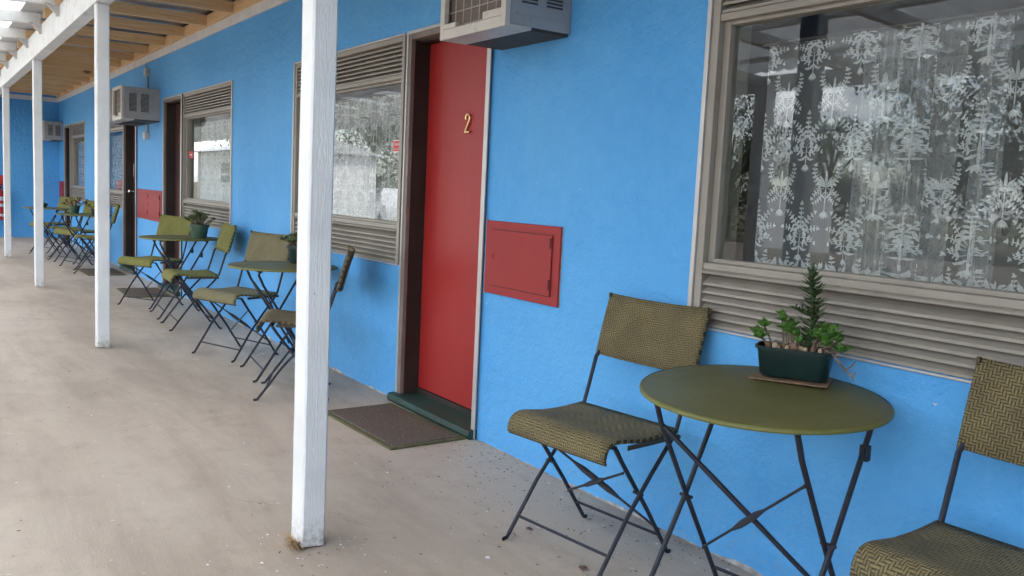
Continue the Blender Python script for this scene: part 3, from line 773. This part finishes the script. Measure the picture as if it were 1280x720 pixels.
def make_chair():
    t = thing('bistro_chair', 'x', 'chair', (0, 0, 0), 0, 'folding bistro chairs along the blue wall')
    S = MT['steel']
    st = solid(share(chair_meshes['weave'][0], 'seat', t), .014)
    MB().box(-.234, .234, -.2015, -.1965, .396, .4055).box(-.236, -.2335, -.10, .168, .4315, .4478).box(.2335, .236, -.10, .168, .4315, .4478).build('seat_edge', MT['weaveedge'], st)
    bk_ = solid(share(chair_meshes['weave'][1], 'backrest', t), .016)
    for sx in (-1, 1):
        MB().box(sx*.228-.005, sx*.228+.005, .2895, .3015, .866, .8835).build('end_cap', MT['weaveedge'], bk_, .002)
    for sx in (-1, 1):
        x = sx*HW
        # long member: front foot -> under seat -> backrest upright
        pts = [(x, -.218, .006), (x, -.196, .010), (x, -.188, .022), (x, -.06, .20), (x, .05, .325), (x, .140, .420), (x, .172, .463), (x, .190, .52), (x, .226, .640), (x*.985, .252, .665), (x*.97, .288, .78), (x*.96, .300, .82)]
        rr = [(.008, .003), (.008, .004), .0078, .0078, .0078, .0078, .0078, .0078, (.009, .0075), (.010, .006), (.007, .006), (.006, .006)]
        MB().sweep(pts, rr, 8, (1, 0, 0)).build('leg', S, t)
        x = sx*(HW-.018)
        pts = [(x, .206, .006), (x, .188, .010), (x, .179, .022), (x, .06, .19), (x, -.09, .385), (x, -.118, .425), (x, -.13, .440)]
        MB().sweep(pts, [(.008, .003), (.008, .004), .0075, .0075, .0078, .0085, .006], 8, (1, 0, 0)).build('leg', S, t)
        # rear seat pin
        MB().sweep([(sx*(HW-.02), .155, .440), (sx*(HW+.022), .165, .440)], .006, 8).build('pivot', S, t)
        MB().sweep([(sx*(HW-.03), -.003, .262), (sx*(HW+.011), -.003, .262)], .0055, 8).build('pivot', S, t)
    MB().sweep([(-HW, -.148, .080), (HW, -.148, .080)], .0052, 8).build('stretcher', S, t)
    MB().sweep([(-HW+.018, .136, .082), (HW-.018, .136, .082)], .0052, 8).build('stretcher', S, t)
    q = HW-.018
    p_, r_ = flatbar((-q, -.098, .395), (q, .135, .100)); MB().sweep(p_, r_, 8, (0, -.78, .62)).build('brace', S, t)
    p_, r_ = flatbar((q, -.070, .350), (-q, .098, .140)); MB().sweep([Vector(v)+Vector((0, -.007, -.006)) for v in p_], r_, 8, (0, -.78, .62)).build('brace', S, t)
    MB().box(-q, q, -.135, -.115, .432, .440).build('seat_bar', S, t)
    return t
CH = make_chair()
CG = 'folding bistro chairs along the blue wall'
def swap(key): return {'seat_weave': chair_meshes[key][0], 'backrest_weave': chair_meshes[key][1]}
CH.location = (-2.291, -.362, 0); CH.rotation_euler = (0, 0, R(7.3)); CH['label'] = 'olive-brown woven folding chair left of the nearest table, beside the meter box'
dup(CH, (-.905, -.345, 0), R(2), 'brown woven folding chair cut off at the right edge, right of the nearest table')
CHAIRS = [
 ((-6.23, -.425, 0), R(21), 'grey-olive woven chair left of the second table, facing outwards', 'weave_grey'),
 ((-4.95, -.465, 0), R(-24), 'woven chair partly hidden by the nearest post, seen from its side', 'weave'),
 ((-8.965, -.427, 0), R(27.5), 'olive-green chair left of the third table, in front of the dark maroon door', 'weave_green'),
 ((-7.575, -.40, 0), R(-4), 'olive-green chair right of the third table, turned sideways to its plant', 'weave_green'),
 ((-13.6, -.44, 0), R(25), 'small far olive chair left of the fourth table, behind the brown plant', 'weave_green'),
 ((-12.25, -.46, 0), R(-8), 'far olive chair right of the fourth table, half behind the second post', 'weave_green'),
 ((-15.5, -.55, 0), R(25), 'farthest olive chair, beyond the last table', 'weave_green'),
 ((-14.25, -.52, 0), R(-8), 'far olive chair between the last two tables', 'weave_green'),
]
for loc, rz, lab, key in CHAIRS: dup(CH, loc, rz, lab, CG, swap(key))

# ================================================================ tables
def make_table():
    t = thing('bistro_table', 'x', 'table', (0, 0, 0), 0, 'round folding tables along the blue wall')
    S = MT['steel']; r = .345
    top = MB().lathe([(r-.03, .705), (r-.004, .705), (r, .707), (r+.001, .710), (r-.002, .7138), (r-.008, .7165), (r-.02, .7185), (.02, .7190)], 72).build('tabletop', MT['olive'], t, smooth=50)
    rim = MB(); seg = 72
    prof = [(r-.003, .7035), (r+.0018, .7055), (r+.0028, .7098), (r+.0006, .7142), (r-.004, .7168)]
    for q, (rr, z) in enumerate(prof):
        for k_ in range(seg): rim.v.append((rr*math.cos(2*PI*k_/seg), rr*math.sin(2*PI*k_/seg), z))
    for q in range(len(prof)-1):
        for k_ in range(seg): rim.f.append((q*seg+k_, q*seg+(k_+1) % seg, (q+1)*seg+(k_+1) % seg, (q+1)*seg+k_))
    rim.build('rim', MT['oliverim'], top, smooth=60)
    for sx in (-1, 1):
        x = sx*.225
        # frame whose top is at the front: kinked top, foot at the back
        MB().sweep([(x, -.185, .694), (x, -.196, .675), (x, -.180, .640), (x, -.165, .605), (x, -.01, .35), (x, .195, .022), (x, .205, .010), (x, .224, .006)], [.006, .008, .0085, .008, .008, .008, (.008, .004), (.008, .003)], 8, (1, 0, 0)).build('leg', S, t)
        x = sx*.243
        lg = MB().sweep([(x, .200, .694), (x, .17, .64), (x, .01, .35), (x, -.195, .022), (x, -.205, .010), (x, -.224, .006)], [.0075, .008, .008, .008, (.008, .004), (.008, .003)], 8, (1, 0, 0)).build('leg', S, t)
        MB().box(x-.013, x+.013, .138, .160, .555, .60).build('clip', S, lg, .003)
        MB().sweep([(sx*.212, 0, .345), (sx*.256, 0, .345)], .0055, 8).build('pivot', S, t)
    MB().sweep([(-.243, -.160, .078), (.243, -.160, .078)], .0055, 8).build('stretcher', S, t)
    MB().sweep([(-.225, .160, .078), (.225, .160, .078)], .0055, 8).build('stretcher', S, t)
    p_, r_ = flatbar((-.225, -.158, .595), (.225, .150, .10), .0078, (.0085, .0085), (.25, .42, .56)); MB().sweep(p_, r_, 8, (0, -.85, .53)).build('brace', S, t)
    p_, r_ = flatbar((.225, -.125, .54), (-.225, .105, .165), .0042, (.013, .004), (.40, .5, .62)); MB().sweep([Vector(v)+Vector((0, -.010, -.006)) for v in p_], r_, 8, (0, -.85, .53)).build('brace', S, t)
    MB().box(-.225, .225, -.20, -.17, .690, .6995).build('top_bar', S, t); MB().box(-.243, .243, .19, .21, .690, .6995).build('top_bar', S, t)
    return t
TB = make_table(); TG = 'round folding tables along the blue wall'
TB.location = (-1.590, -.350, 0); TB.rotation_euler = (0, 0, R(8)); TB['label'] = 'nearest round olive-green table, with the long dark planter on it'
for loc, rz, lab in [((-5.50, -.355, 0), R(-8), 'second round table, part hidden by the nearest post'),
                     ((-8.24, -.345, 0), R(-5), 'third round table, with a bushy plant in a small green pot'),
                     ((-12.9, -.46, 0), R(15), 'fourth round table, left of the second post, with the brown plant'),
                     ((-14.9, -.66, 0), R(5), 'farthest round table, just right of the third post')]:
    dup(TB, loc, rz, lab, TG)
# the nearest top has sagged a little towards the photographer
_ax = Matrix.Rotation(-R(8), 3, 'Z') @ Vector((.78, .62, 0))
_tt = [c_ for c_ in TB.children if c_.name.startswith('tabletop')][0]
_tt.matrix_local = Matrix.Translation((0, 0, .70)) @ Matrix.Rotation(R(2.5), 4, _ax) @ Matrix.Translation((0, 0, -.70))

# ================================================================ plants
def leaf_shape(mb, base, d, up_, L, W_, curl=.25, th=0, n=4):
    """pointed leaf, two faces wide, folded along its midrib"""
    d = Vector(d).normalized(); s_ = d.cross(Vector(up_))
    if s_.length < 1e-3: s_ = d.cross(Vector((1, 0, 0)))
    s_.normalize(); nrm = s_.cross(d); p = Vector(base); b0 = len(mb.v)
    for i in range(n+1):
        t = i/n; wv = W_*math.sin(PI*(.12+.88*t))**.75 if t < 1 else 0
        c = p+d*L*t+nrm*curl*L*t*t
        mb.v += [tuple(c-s_*wv+nrm*wv*.35), tuple(c), tuple(c+s_*wv+nrm*wv*.35)]
    for i in range(n):
        a = b0+i*3; mb.f += [(a, a+1, a+4, a+3), (a+1, a+2, a+5, a+4)]
def rosette(t, c, r, nl, mat, seed, name='rosette', tilt=(0, 0, 1)):
    rnd = random.Random(seed); mb = MB(); tilt = Vector(tilt).normalized(); q = tilt.to_track_quat('Z', 'Y')
    for i in range(nl):
        a = i*2.39996; k_ = i/nl; el = .15+1.15*(1-k_)
        d = Vector((math.cos(a)*math.cos(el), math.sin(a)*math.cos(el), math.sin(el))); d = q @ d
        leaf_shape(mb, Vector(c)+tilt*(.006*(1-k_)), d, tilt, r*(.55+.5*k_)*rnd.uniform(.85, 1.15), r*.27, .15)
    o = mb.build(name, mat, t, smooth=60); sl_ = o.modifiers.new('solid', 'SOLIDIFY'); sl_.thickness = .0008
    return o
# -- nearest planter
pl = thing('planter', 'long dark green planter with a spiky upright succulent and pebbles', 'planter', (-1.640, -.150, .7365), R(28), 'potted plants on the tables')
def rrect(w_, d_, c, z, n=5):
    pts = []
    for cx, cy, a0 in ((w_-c, d_-c, 0), (-w_+c, d_-c, 90), (-w_+c, -d_+c, 180), (w_-c, -d_+c, 270)):
        for k_ in range(n): a = R(a0+90*k_/(n-1)); pts.append((cx+c*math.cos(a), cy+c*math.sin(a), z))
    return pts
pm = MB(); rings = [rrect(.093, .040, .026, 0), rrect(.098, .045, .028, .006), rrect(.108, .056, .030, .082), rrect(.114, .062, .032, .083), rrect(.115, .063, .032, .092), rrect(.109, .057, .030, .092), rrect(.105, .053, .028, .070)]
nn = len(rings[0])
for r_ in rings: pm.v += r_
for j in range(len(rings)-1):
    for k_ in range(nn): pm.f.append((j*nn+k_, j*nn+(k_+1) % nn, (j+1)*nn+(k_+1) % nn, (j+1)*nn+k_))
pm.f.append(tuple(range(nn-1, -1, -1))); pm.build('pot', MT['pot'], pl, smooth=40)
sm_ = MB(); gx, gy = 18, 9
for j in range(gy+1):
    for i in range(gx+1):
        x = -.104+.208*i/gx; y = -.052+.104*j/gy; e = max(abs(x)/.104, abs(y)/.052)
        sm_.v.append((x, y, .078+.018*(1-e**2)+.010*mnoise.noise(Vector((x*40, y*40, 1)))))
for j in range(gy):
    for i in range(gx): a = j*(gx+1)+i; sm_.f.append((a, a+1, a+gx+2, a+gx+1))
sm_.build('soil', MT['soil'], pl, smooth=60)
rnd = random.Random(4)
peb = [MB().blob((0, 0, 0), (1, .8, .6), i, 2).mesh('pebble', MT['stone_a' if i % 2 else 'stone_b']) for i in range(6)]
for i, (x, y, s_) in enumerate([(-.002, -.035, .018), (.018, -.030, .014), (.055, -.044, .012), (.076, -.042, .013), (-.075, -.030, .014), (-.055, -.040, .012), (-.030, -.028, .013), (.035, -.046, .010), (-.06, -.005, .015), (-.035, .01, .014), (.02, .0, .015), (-.082, -.012, .011), (-.044, -.043, .010), (.004, -.012, .016), (.09, -.03, .010), (-.018, -.046, .009)]):
    share(peb[i % 6], 'pebble', pl, (x, y, .090+s_*.25), (rnd.random()*6, rnd.random()*6, rnd.random()*6), (s_,)*3)
# upright spiky stem
sp = MB(); st = []
for i in range(15):
    t_ = i/14; st.append((.030+.010*math.sin(t_*4)+.006*t_, -.005, .085+.235*t_))
stem = sp.sweep(st, [.0065-.003*i/14 for i in range(15)], 8).build('stem', MT['needle'], pl)
nb = MB(); rnd = random.Random(11)
for i in range(135):
    t_ = (i/135)**.95; k_ = t_*14; a_ = st[min(int(k_), 13)]; b_ = st[min(int(k_)+1, 14)]; fr_ = k_-int(k_)
    c = Vector(a_).lerp(Vector(b_), fr_); a = i*2.39996+rnd.uniform(-.3, .3)
    el = -.15+.55*rnd.random()+(.9*max(0, t_-.85)/.15)
    L = (.044 if t_ < .9 else .034)*rnd.uniform(.7, 1.15)*(1.0 if t_ > .1 else .7)
    leaf_shape(nb, c, (math.cos(a)*math.cos(el), math.sin(a)*math.cos(el), math.sin(el)), (0, 0, 1), L, .0047, .30, n=4)
# one short side shoot on the left
for i in range(26):
    c = Vector((.030, -.005, .19))+Vector((-.04, -.008, .02))*(i/26); a = i*2.4
    leaf_shape(nb, c, (-.5+.8*math.cos(a), .8*math.sin(a), .3), (0, 0, 1), .026, .003, .2, n=3)
o = nb.build('needle_leaves', MT['needle'], pl, smooth=60); o['kind'] = 'stuff'; q_ = o.modifiers.new('solid', 'SOLIDIFY'); q_.thickness = .0010
ros = [(-.098, -.035, .112, .030), (-.092, -.030, .148, .026), (-.112, -.020, .122, .026), (-.040, .012, .165, .026), (-.030, .005, .142, .030), (-.012, .000, .135, .032), (-.052, .018, .178, .022), (.004, -.012, .128, .026), (.014, -.040, .108, .026), (.062, -.020, .128, .034), (.080, -.030, .125, .032), (.072, .000, .150, .028), (.112, -.030, .140, .030), (.122, -.020, .122, .032), (.108, -.010, .150, .026), (.135, -.045, .098, .028), (-.020, .020, .150, .028), (.098, -.040, .112, .026)]
for i, (x, y, z, r_) in enumerate(ros):
    rosette(pl, (x, y, z), r_*1.22, 10, MT['succ'], i, tilt=(random.uniform(-.5, .5), random.uniform(-.6, .1), 1))
for i, (x, y, z, r_) in enumerate(ros):
    bx = max(-.09, min(.09, x*.7)); MB().sweep([(bx, y*.5, .085), ((bx+x)/2, y*.8, (z+.085)/2+.004), (x, y, z)], .003, 6).build('stem', MT['twig'], pl)
MB().sweep([(.09, -.035, .098), (.118, -.05, .085), (.150, -.06, .052), (.172, -.065, .035), (.178, -.068, .022)], [.004, .004, .0035, .003, .002], 6).sweep([(.150, -.06, .052), (.165, -.05, .062), (.175, -.045, .078)], .0022, 6).sweep([(.172, -.065, .035), (.180, -.06, .05)], .0018, 6).build('twig', MT['twig'], pl)
cb = MB().box(-.115, .110, -.066, .055, 0, .004).build('cork_mat', MT['cork'], None, .001)
cb.location = (-1.640, -.158, .7290); cb.rotation_euler = (0, R(-.5), R(28)); tag(cb, 'thin brown cork mat under the long dark planter', 'mat')
# -- small round pots
def pot_plant(loc, r, h, mat, leafmat, n, spread, hh, label, seed, name='potted_plant'):
    t = thing(name, label, 'plant', loc, 0, 'potted plants on the tables')
    MB().lathe([(r*.72, 0), (r*.74, .004), (r*.95, h*.82), (r*1.06, h*.83), (r*1.07, h), (r*.97, h), (r*.93, h*.85)], 24).build('pot', mat, t)
    MB().lathe([(r*.9, h*.82), (r*.8, h*.90), (r*.4, h*.95), (r*.05, h*.96)], 20).build('soil', MT['soil'], t)
    rnd = random.Random(seed)
    for i in range(n):
        a = rnd.random()*2*PI; q = math.sqrt(rnd.random())*spread; z = h+hh*(.25+.75*rnd.random())*(1-.45*(q/spread)**2)
        x, y = q*math.cos(a), q*math.sin(a)
        MB().sweep([(x*.3, y*.3, h*.9), (x*.7, y*.7, (h*.9+z)/2+.01), (x, y, z)], .0028, 5).build('stem', MT['twig'], t)
        rosette(t, (x, y, z), .034*rnd.uniform(.8, 1.2), 9, leafmat, seed*50+i, 'leaf_cluster', (x*4, y*4, 1))
    return t
pot_plant((-8.13, -.20, .7195), .085, .125, MT['potgreen'], MT['succ_pale'], 34, .125, .12, 'bushy green plant in a mid-green pot on the third table', 2)
pot_plant((-5.62, -.20, .7195), .085, .120, MT['pot'], MT['succ_pale'], 26, .12, .07, 'low pale succulent in a dark green pot beside the nearest post', 3)
pot_plant((-13.05, -.55, .7195), .07, .10, MT['potgreen'], MT['leafbrown'], 24, .14, .10, 'withered brown plant on the far fourth table', 5)
pot_plant((-12.6, -.36, .7195), .06, .08, MT['pot'], MT['succ'], 20, .10, .07, 'small dark green plant on the fourth table, half behind the second post', 6)
pot_plant((-15.05, -.72, .7195), .07, .03, MT['black'], MT['needle'], 10, .06, .02, 'shallow dark dish of greenery on the farthest table', 8)

# ================================================================ small things on the walls
st = thing('window_sticker', 'small red and white sticker on the glass left of door number 2', 'sticker', (-4.70, .0445, 1.50), 0, 'red window stickers')
MB().box(-.070, .070, -.0008, 0, -.036, .036).build('backing', MT['stickwhite'], st, smooth=0)
MB().box(-.065, .065, -.0014, -.0009, -.031, .031).build('print', MT['stickred'], st, smooth=0)
def text(body, size, loc, mat, parent):
    cu = bpy.data.curves.new('t', 'FONT'); cu.body = body; cu.size = size; cu.extrude = .0003; cu.align_x = 'LEFT'
    to = bpy.data.objects.new('t', cu); COL.objects.link(to)
    dg = bpy.context.evaluated_depsgraph_get(); me = bpy.data.meshes.new_from_object(to.evaluated_get(dg)); bpy.data.objects.remove(to)
    me.materials.clear(); me.materials.append(mat)
    o = bpy.data.objects.new('lettering', me); COL.objects.link(o); o.parent = parent; o.location = loc; o.rotation_euler = (R(90), 0, 0); return o
text('Caution', .026, (-.058, -.0019, .004), MT['stickwhite'], st); text('Do not disturb', .0185, (-.060, -.0019, -.022), MT['stickwhite'], st)
s2 = thing('window_sticker', 'small red sticker on the glass beside the dark maroon door', 'sticker', (-9.40, .0445, 1.50), 0, 'red window stickers')
MB().box(-.075, .075, -.0008, 0, -.036, .036).build('backing', MT['stickred'], s2, smooth=0)
MB().box(-.055, .045, -.0014, -.0009, -.006, .004).build('print', MT['stickwhite'], s2, smooth=0)
cdt = thing('power_conduit', 'grey power conduit and socket boxes running past the far air conditioner', 'conduit', (-11.17, 0, 0))
MB().sweep([(0, -.016, 2.52), (0, -.016, 2.27)], .011, 8).sweep([(0.02, -.03, 2.595), (.03, -.045, 2.56), (0, -.02, 2.5)], .007, 6).sweep([(0.0, -.016, 1.90), (0, -.016, 1.76)], .011, 8).build('pipe', MT['rail'], cdt)
MB().box(-.06, .03, -.05, -.001, 2.44, 2.53).build('junction_box', MT['ac'], cdt, .004)
MB().box(-.07, .03, -.055, -.001, 1.70, 1.78).build('socket', MT['ac'], cdt, .004)
# fire extinguisher on the end wall
fe = thing('fire_extinguisher', 'red and white fire extinguisher on the far end wall by the last post', 'extinguisher', (XE+.10, -1.02, .33))
MB().lathe([(.075, 0), (.085, .01), (.085, .46), (.075, .52), (.045, .56), (.028, .575), (.028, .61)], 24).build('cylinder', MT['stickred'], fe)
for z0, z1 in ((.06, .11), (.24, .30), (.36, .43)): MB().lathe([(.086, z0), (.0865, z0+.002), (.0865, z1-.002), (.086, z1)], 24).build('label_band', MT['stickwhite'], fe)
MB().box(-.02, .02, -.07, .05, .61, .63).box(-.015, .015, -.06, .04, .645, .66).build('handle', MT['black'], fe, .003)
MB().sweep([(0, .03, .60), (.03, .09, .56), (.05, .11, .40), (.05, .10, .22)], .010, 8).build('hose', MT['black'], fe)
sg = MB().box(XE+.001, XE+.006, -1.16, -.93, .97, 1.16).build('fire_sign', MT['stickred']); tag(sg, 'red sign plate above the fire extinguisher on the end wall', 'sign')

# ================================================================ litter
def dry_leaf(loc, rz, s_, label):
    mb = MB(); n = 8
    for i in range(n+1):
        t_ = i/n; wv = .5*math.sin(PI*(.05+.95*t_))**.8*(1+.25*math.cos(i*2.2)) if i < n else 0
        mb.v += [(-wv*s_*.7, (t_-.5)*s_, .25*s_*wv+.004), (0, (t_-.5)*s_, .05*s_*math.sin(t_*3)+.003), (wv*s_*.7, (t_-.5)*s_, .32*s_*wv+.004)]
    for i in range(n): a = i*3; mb.f += [(a, a+1, a+4, a+3), (a+1, a+2, a+5, a+4)]
    o = mb.build('dead_leaf', MT['leafbrown'], smooth=60); o.location = loc; o.rotation_euler = (0, 0, rz); q = o.modifiers.new('s', 'SOLIDIFY'); q.thickness = .0008
    tag(o, label, 'leaf', 'dead leaves on the floor')
dry_leaf((-2.155, -.500, 0), 1.0, .040, 'curled orange-brown dead leaf under the nearest left chair')
dry_leaf((-2.525, -.46, .0), 2.1, .026, 'dead leaf by the front foot of the chair near the meter box')
tf = MB(); rnd = random.Random(5)
for i in range(60):
    a = rnd.uniform(-2.9, -.1); L = rnd.uniform(.03, .075); c = Vector((-2.765+rnd.uniform(-.034, .030), YP0-.003-.006*rnd.random(), .001))
    d = Vector((math.cos(a)*.7, -abs(math.sin(a))*.45, rnd.uniform(.2, 1.6))); leaf_shape(tf, c, d, (0, 0, 1), L, .0030, -.5, n=3)
o = tf.build('dry_grass_tuft', MT['straw'], smooth=0); tag(o, 'tuft of dry straw-like splinters at the foot of the nearest post', 'tuft')
fl = MB(); rnd = random.Random(9)
for i in range(300):
    if i < 150: x = -rnd.random()**1.4*9-1.2; y = rnd.uniform(-2.3, -.02)
    elif i < 190: x = rnd.gauss(-2.68, .20); y = rnd.gauss(-1.20, .13)
    else: x = -rnd.random()*6-.8; y = -abs(rnd.gauss(0, .10))-.01
    s_ = rnd.choice((.0016, .002, .0025, .003, .004, .006)) * (1.0 if rnd.random() < .93 else 1.7); k_ = rnd.randint(4, 6); b = len(fl.v)
    for q in range(k_): a = 2*PI*q/k_+rnd.uniform(-.3, .3); rr = s_*rnd.uniform(.6, 1.3); fl.v.append((x+rr*math.cos(a)*1.3, y+rr*math.sin(a), .0022+rnd.random()*.0015))
    fl.f.append(tuple(range(b, b+k_)))
o = fl.build('paint_flakes', MT['stickwhite'], smooth=0); tag(o, 'white paint flakes scattered over the concrete floor', 'debris', kind='stuff'); q = o.modifiers.new('s', 'SOLIDIFY'); q.thickness = .0006
fl = MB()
for i in range(640):
    if i < 130: x = -rnd.random()**1.3*8-.6; y = rnd.uniform(-2.3, -.02)
    elif i < 165: x = rnd.gauss(-2.7, .22); y = rnd.gauss(-1.17, .13)
    else: x = -rnd.random()*3.2-.8; y = -abs(rnd.gauss(0, .34))-.01
    s_ = rnd.uniform(.0015, .0052); a0 = rnd.random()*6.3; el = rnd.uniform(1, 4); b = len(fl.v)
    for q in range(5):
        a = 2*PI*q/5; u, v_ = s_*el*math.cos(a)*.5, s_*.6*math.sin(a); fl.v.append((x+u*math.cos(a0)-v_*math.sin(a0), y+u*math.sin(a0)+v_*math.cos(a0), .0025+rnd.random()*.002))
    fl.f.append(tuple(range(b, b+5)))
o = fl.build('leaf_litter', MT['twig'], smooth=0); tag(o, 'fine dark leaf litter and twigs scattered over the concrete floor', 'debris', kind='stuff'); q = o.modifiers.new('s', 'SOLIDIFY'); q.thickness = .001

# ================================================================ the yard, seen in the window glass
def tree(loc, H_, cr_, seed, label, n=7000):
    rnd = random.Random(seed); t = thing('tree', label, 'tree', loc, 0, 'trees beyond the driveway')
    tk = MB(); tk.sweep([(0, 0, 0), (.08, .05, H_*.25), (-.05, .1, H_*.5), (.05, 0, H_*.8)], [H_*.032, H_*.025, H_*.018, H_*.006], 8)
    cl = []
    for i in range(16):
        a = i*2.4; z = H_*(.26+.66*rnd.random()); q = cr_*(.25+.65*rnd.random())*(1.1-.6*abs(z/H_-.62))
        c = Vector((q*math.cos(a), q*math.sin(a), z)); cl.append((c, cr_*rnd.uniform(.26, .46)))
        tk.sweep([(0, 0, z*.62), tuple(Vector((c.x*.5, c.y*.5, z*.85))), tuple(c)], [H_*.012, H_*.008, H_*.003], 6)
    tk.build('trunk', MT['bark'], t)
    cr2 = MB()
    for i in range(n):
        c, r_ = cl[rnd.randrange(len(cl))]; d = Vector((rnd.gauss(0, 1), rnd.gauss(0, 1), rnd.gauss(0, .7))).normalized()*r_*rnd.random()**.4
        leaf_shape(cr2, c+d, (rnd.uniform(-1, 1), rnd.uniform(-1, 1), rnd.uniform(-.8, .5)), (0, 0, 1), H_*.022, H_*.0075, -.3, n=2)
    o = cr2.build('crown', MT['foliage'], t, smooth=0); o['kind'] = 'stuff'
for i, (x, y, H_, c_) in enumerate([(-26.2, -27, 5.6, 2.4), (-22.6, -29, 5.2, 2.1), (-17.2, -27, 8.2, 3.2), (-14.0, -28, 8.8, 3.6), (-9.5, -27, 7.9, 3.3), (-5, -29, 8.6, 3.6), (-31, -30, 6.6, 3.0), (-38, -32, 8, 3.4), (-14.0, -40, 10, 4.5), (-10, -42, 11, 5), (-33, -15, 7, 3.2), (-41, -17, 8, 3.6), (-37, -10.5, 6.5, 2.8)]):
    tree((x, y, -.16), H_, c_, 30+i, ['round-topped tree mirrored at the left of the nearest window', 'spreading tree mirrored under the bright sky in the nearest window', 'tall dark tree mirrored in the middle of the nearest window', 'tall dark tree mirrored right of the middle of the nearest window', 'dark tree mirrored at the right of the nearest window', 'tree beyond the driveway outside the mirrored view', 'tree beyond the driveway at its far left', 'farthest tree along the driveway behind the white cabin', 'tall tree in the back row behind the low white wall', 'tallest tree in the back row of the yard', 'dense tree mirrored above the white car left of door number 2', 'tree farthest along the near side of the driveway', 'tree just behind the white cabin'][i])
gw = MB().box(-20.6, -17.6, -22.3, -22.1, -.16, 1.75).box(-20.7, -17.5, -22.36, -22.04, 1.755, 1.83)
o = gw.build('garden_wall', MT['cladding'], None, .01); tag(o, 'low white wall across the driveway, mirrored in the nearest window', 'wall')
hd = MB(); rnd = random.Random(3)
for i in range(9000):
    leaf_shape(hd, (rnd.uniform(-60, 10), -24.6+rnd.gauss(0, .5), rnd.random()**.7*2.0-.16), (rnd.uniform(-1, 1), rnd.uniform(-1, 1), rnd.uniform(0, 1)), (0, 0, 1), .22, .07, -.2, n=2)
o = hd.build('hedge', MT['foliage'], smooth=0); tag(o, 'scrubby green hedge along the far side of the driveway', 'hedge', kind='stuff')
# white cabin mirrored in the third window
cbn = thing('site_cabin', 'white cabin with a grey roof, mirrored in the window beside the dark door', 'cabin', (-26.3, -6.9, -.15))
MB().box(-3.4, 3.4, -1.6, 1.6, .35, 2.30).build('wall', MT['cladding'], cbn, .01); MB().box(-3.3, 3.3, -1.5, 1.5, 0, .349).build('skirt', MT['rail'], cbn)
MB().add([(-3.6, -1.8, 2.302), (3.6, -1.8, 2.302), (3.6, 1.8, 2.302), (-3.6, 1.8, 2.302), (-3.6, 0, 2.75), (3.6, 0, 2.75)], [(0, 1, 5, 4), (2, 3, 4, 5), (0, 4, 3), (1, 2, 5), (0, 3, 2, 1)]).build('roof', MT['roofgrey'], cbn)
for x, z, ww, hh in ((-.2, 1.80, .9, .30), (-.2, 1.48, .9, .20)):
    wn = MB().box(x-ww/2, x+ww/2, 1.6005, 1.63, z-hh/2, z+hh/2).build('window', MT['rail'], cbn); MB().box(x-ww/2+.03, x+ww/2-.03, 1.6305, 1.635, z-hh/2+.03, z+hh/2-.03).build('pane', MT['carglass'], wn)
# parked cars
def car(loc, rz, paint, label):
    t = thing('parked_car', label, 'car', loc, rz, 'cars parked on the driveway')
    prof = [(-2.05, .35), (-2.1, .62), (-2.0, .80), (-1.15, .92), (-.45, 1.40), (.75, 1.43), (1.55, .98), (2.0, .90), (2.08, .6), (2.03, .35)]
    n = len(prof); mb = MB()
    for q, (sx, ins) in enumerate(((-.84, 0), (-.72, 1), (.72, 1), (.84, 0))):
        for x, z in prof: mb.v.append((x, sx if not (z > 1.2 and not ins) else math.copysign(.66, sx), z))
    for q in range(3):
        for i in range(n): mb.f.append((q*n+i, q*n+(i+1) % n, (q+1)*n+(i+1) % n, (q+1)*n+i))
    mb.f += [tuple(range(n)), tuple(range(3*n, 4*n))]
    mb.build('body', paint, t, .04)
    for sy in (-1, 1):
        MB().add([(-.98, sy*.835, .98), (.1, sy*.835, .98), (.1, sy*.70, 1.36), (-.45, sy*.70, 1.35)], [(0, 1, 2, 3)]).add([(.16, sy*.835, .98), (1.25, sy*.835, 1.0), (.75, sy*.70, 1.37), (.16, sy*.70, 1.36)], [(0, 1, 2, 3)]).build('side_window', MT['carglass'], t, smooth=0)
    MB().add([(-1.13, -.7, .95), (-1.13, .7, .95), (-.50, .62, 1.385), (-.50, -.62, 1.385)], [(0, 1, 2, 3)]).build('windscreen', MT['carglass'], t, smooth=0)
    for sx in (-1.3, 1.3):
        for sy in (-1, 1):
            wh = MB().lathe([(.20, -.09), (.31, -.08), (.32, 0), (.31, .08), (.20, .09)], 24).build('wheel', MT['black'], t); wh.rotation_euler = (R(90), 0, 0); wh.location = (sx, sy*.78, .32)
            MB().lathe([(.19, .085), (.17, .095), (.02, .10)], 16).build('rim', MT['chrome'], wh)
    return t
car((-26.5, -19, -.15), R(70), MT['carpaint'], 'white parked car mirrored low in the nearest window')
car((-26.2, -10.8, -.15), R(12), MT['carpaint'], 'white parked car mirrored low in the window beside door number 2')
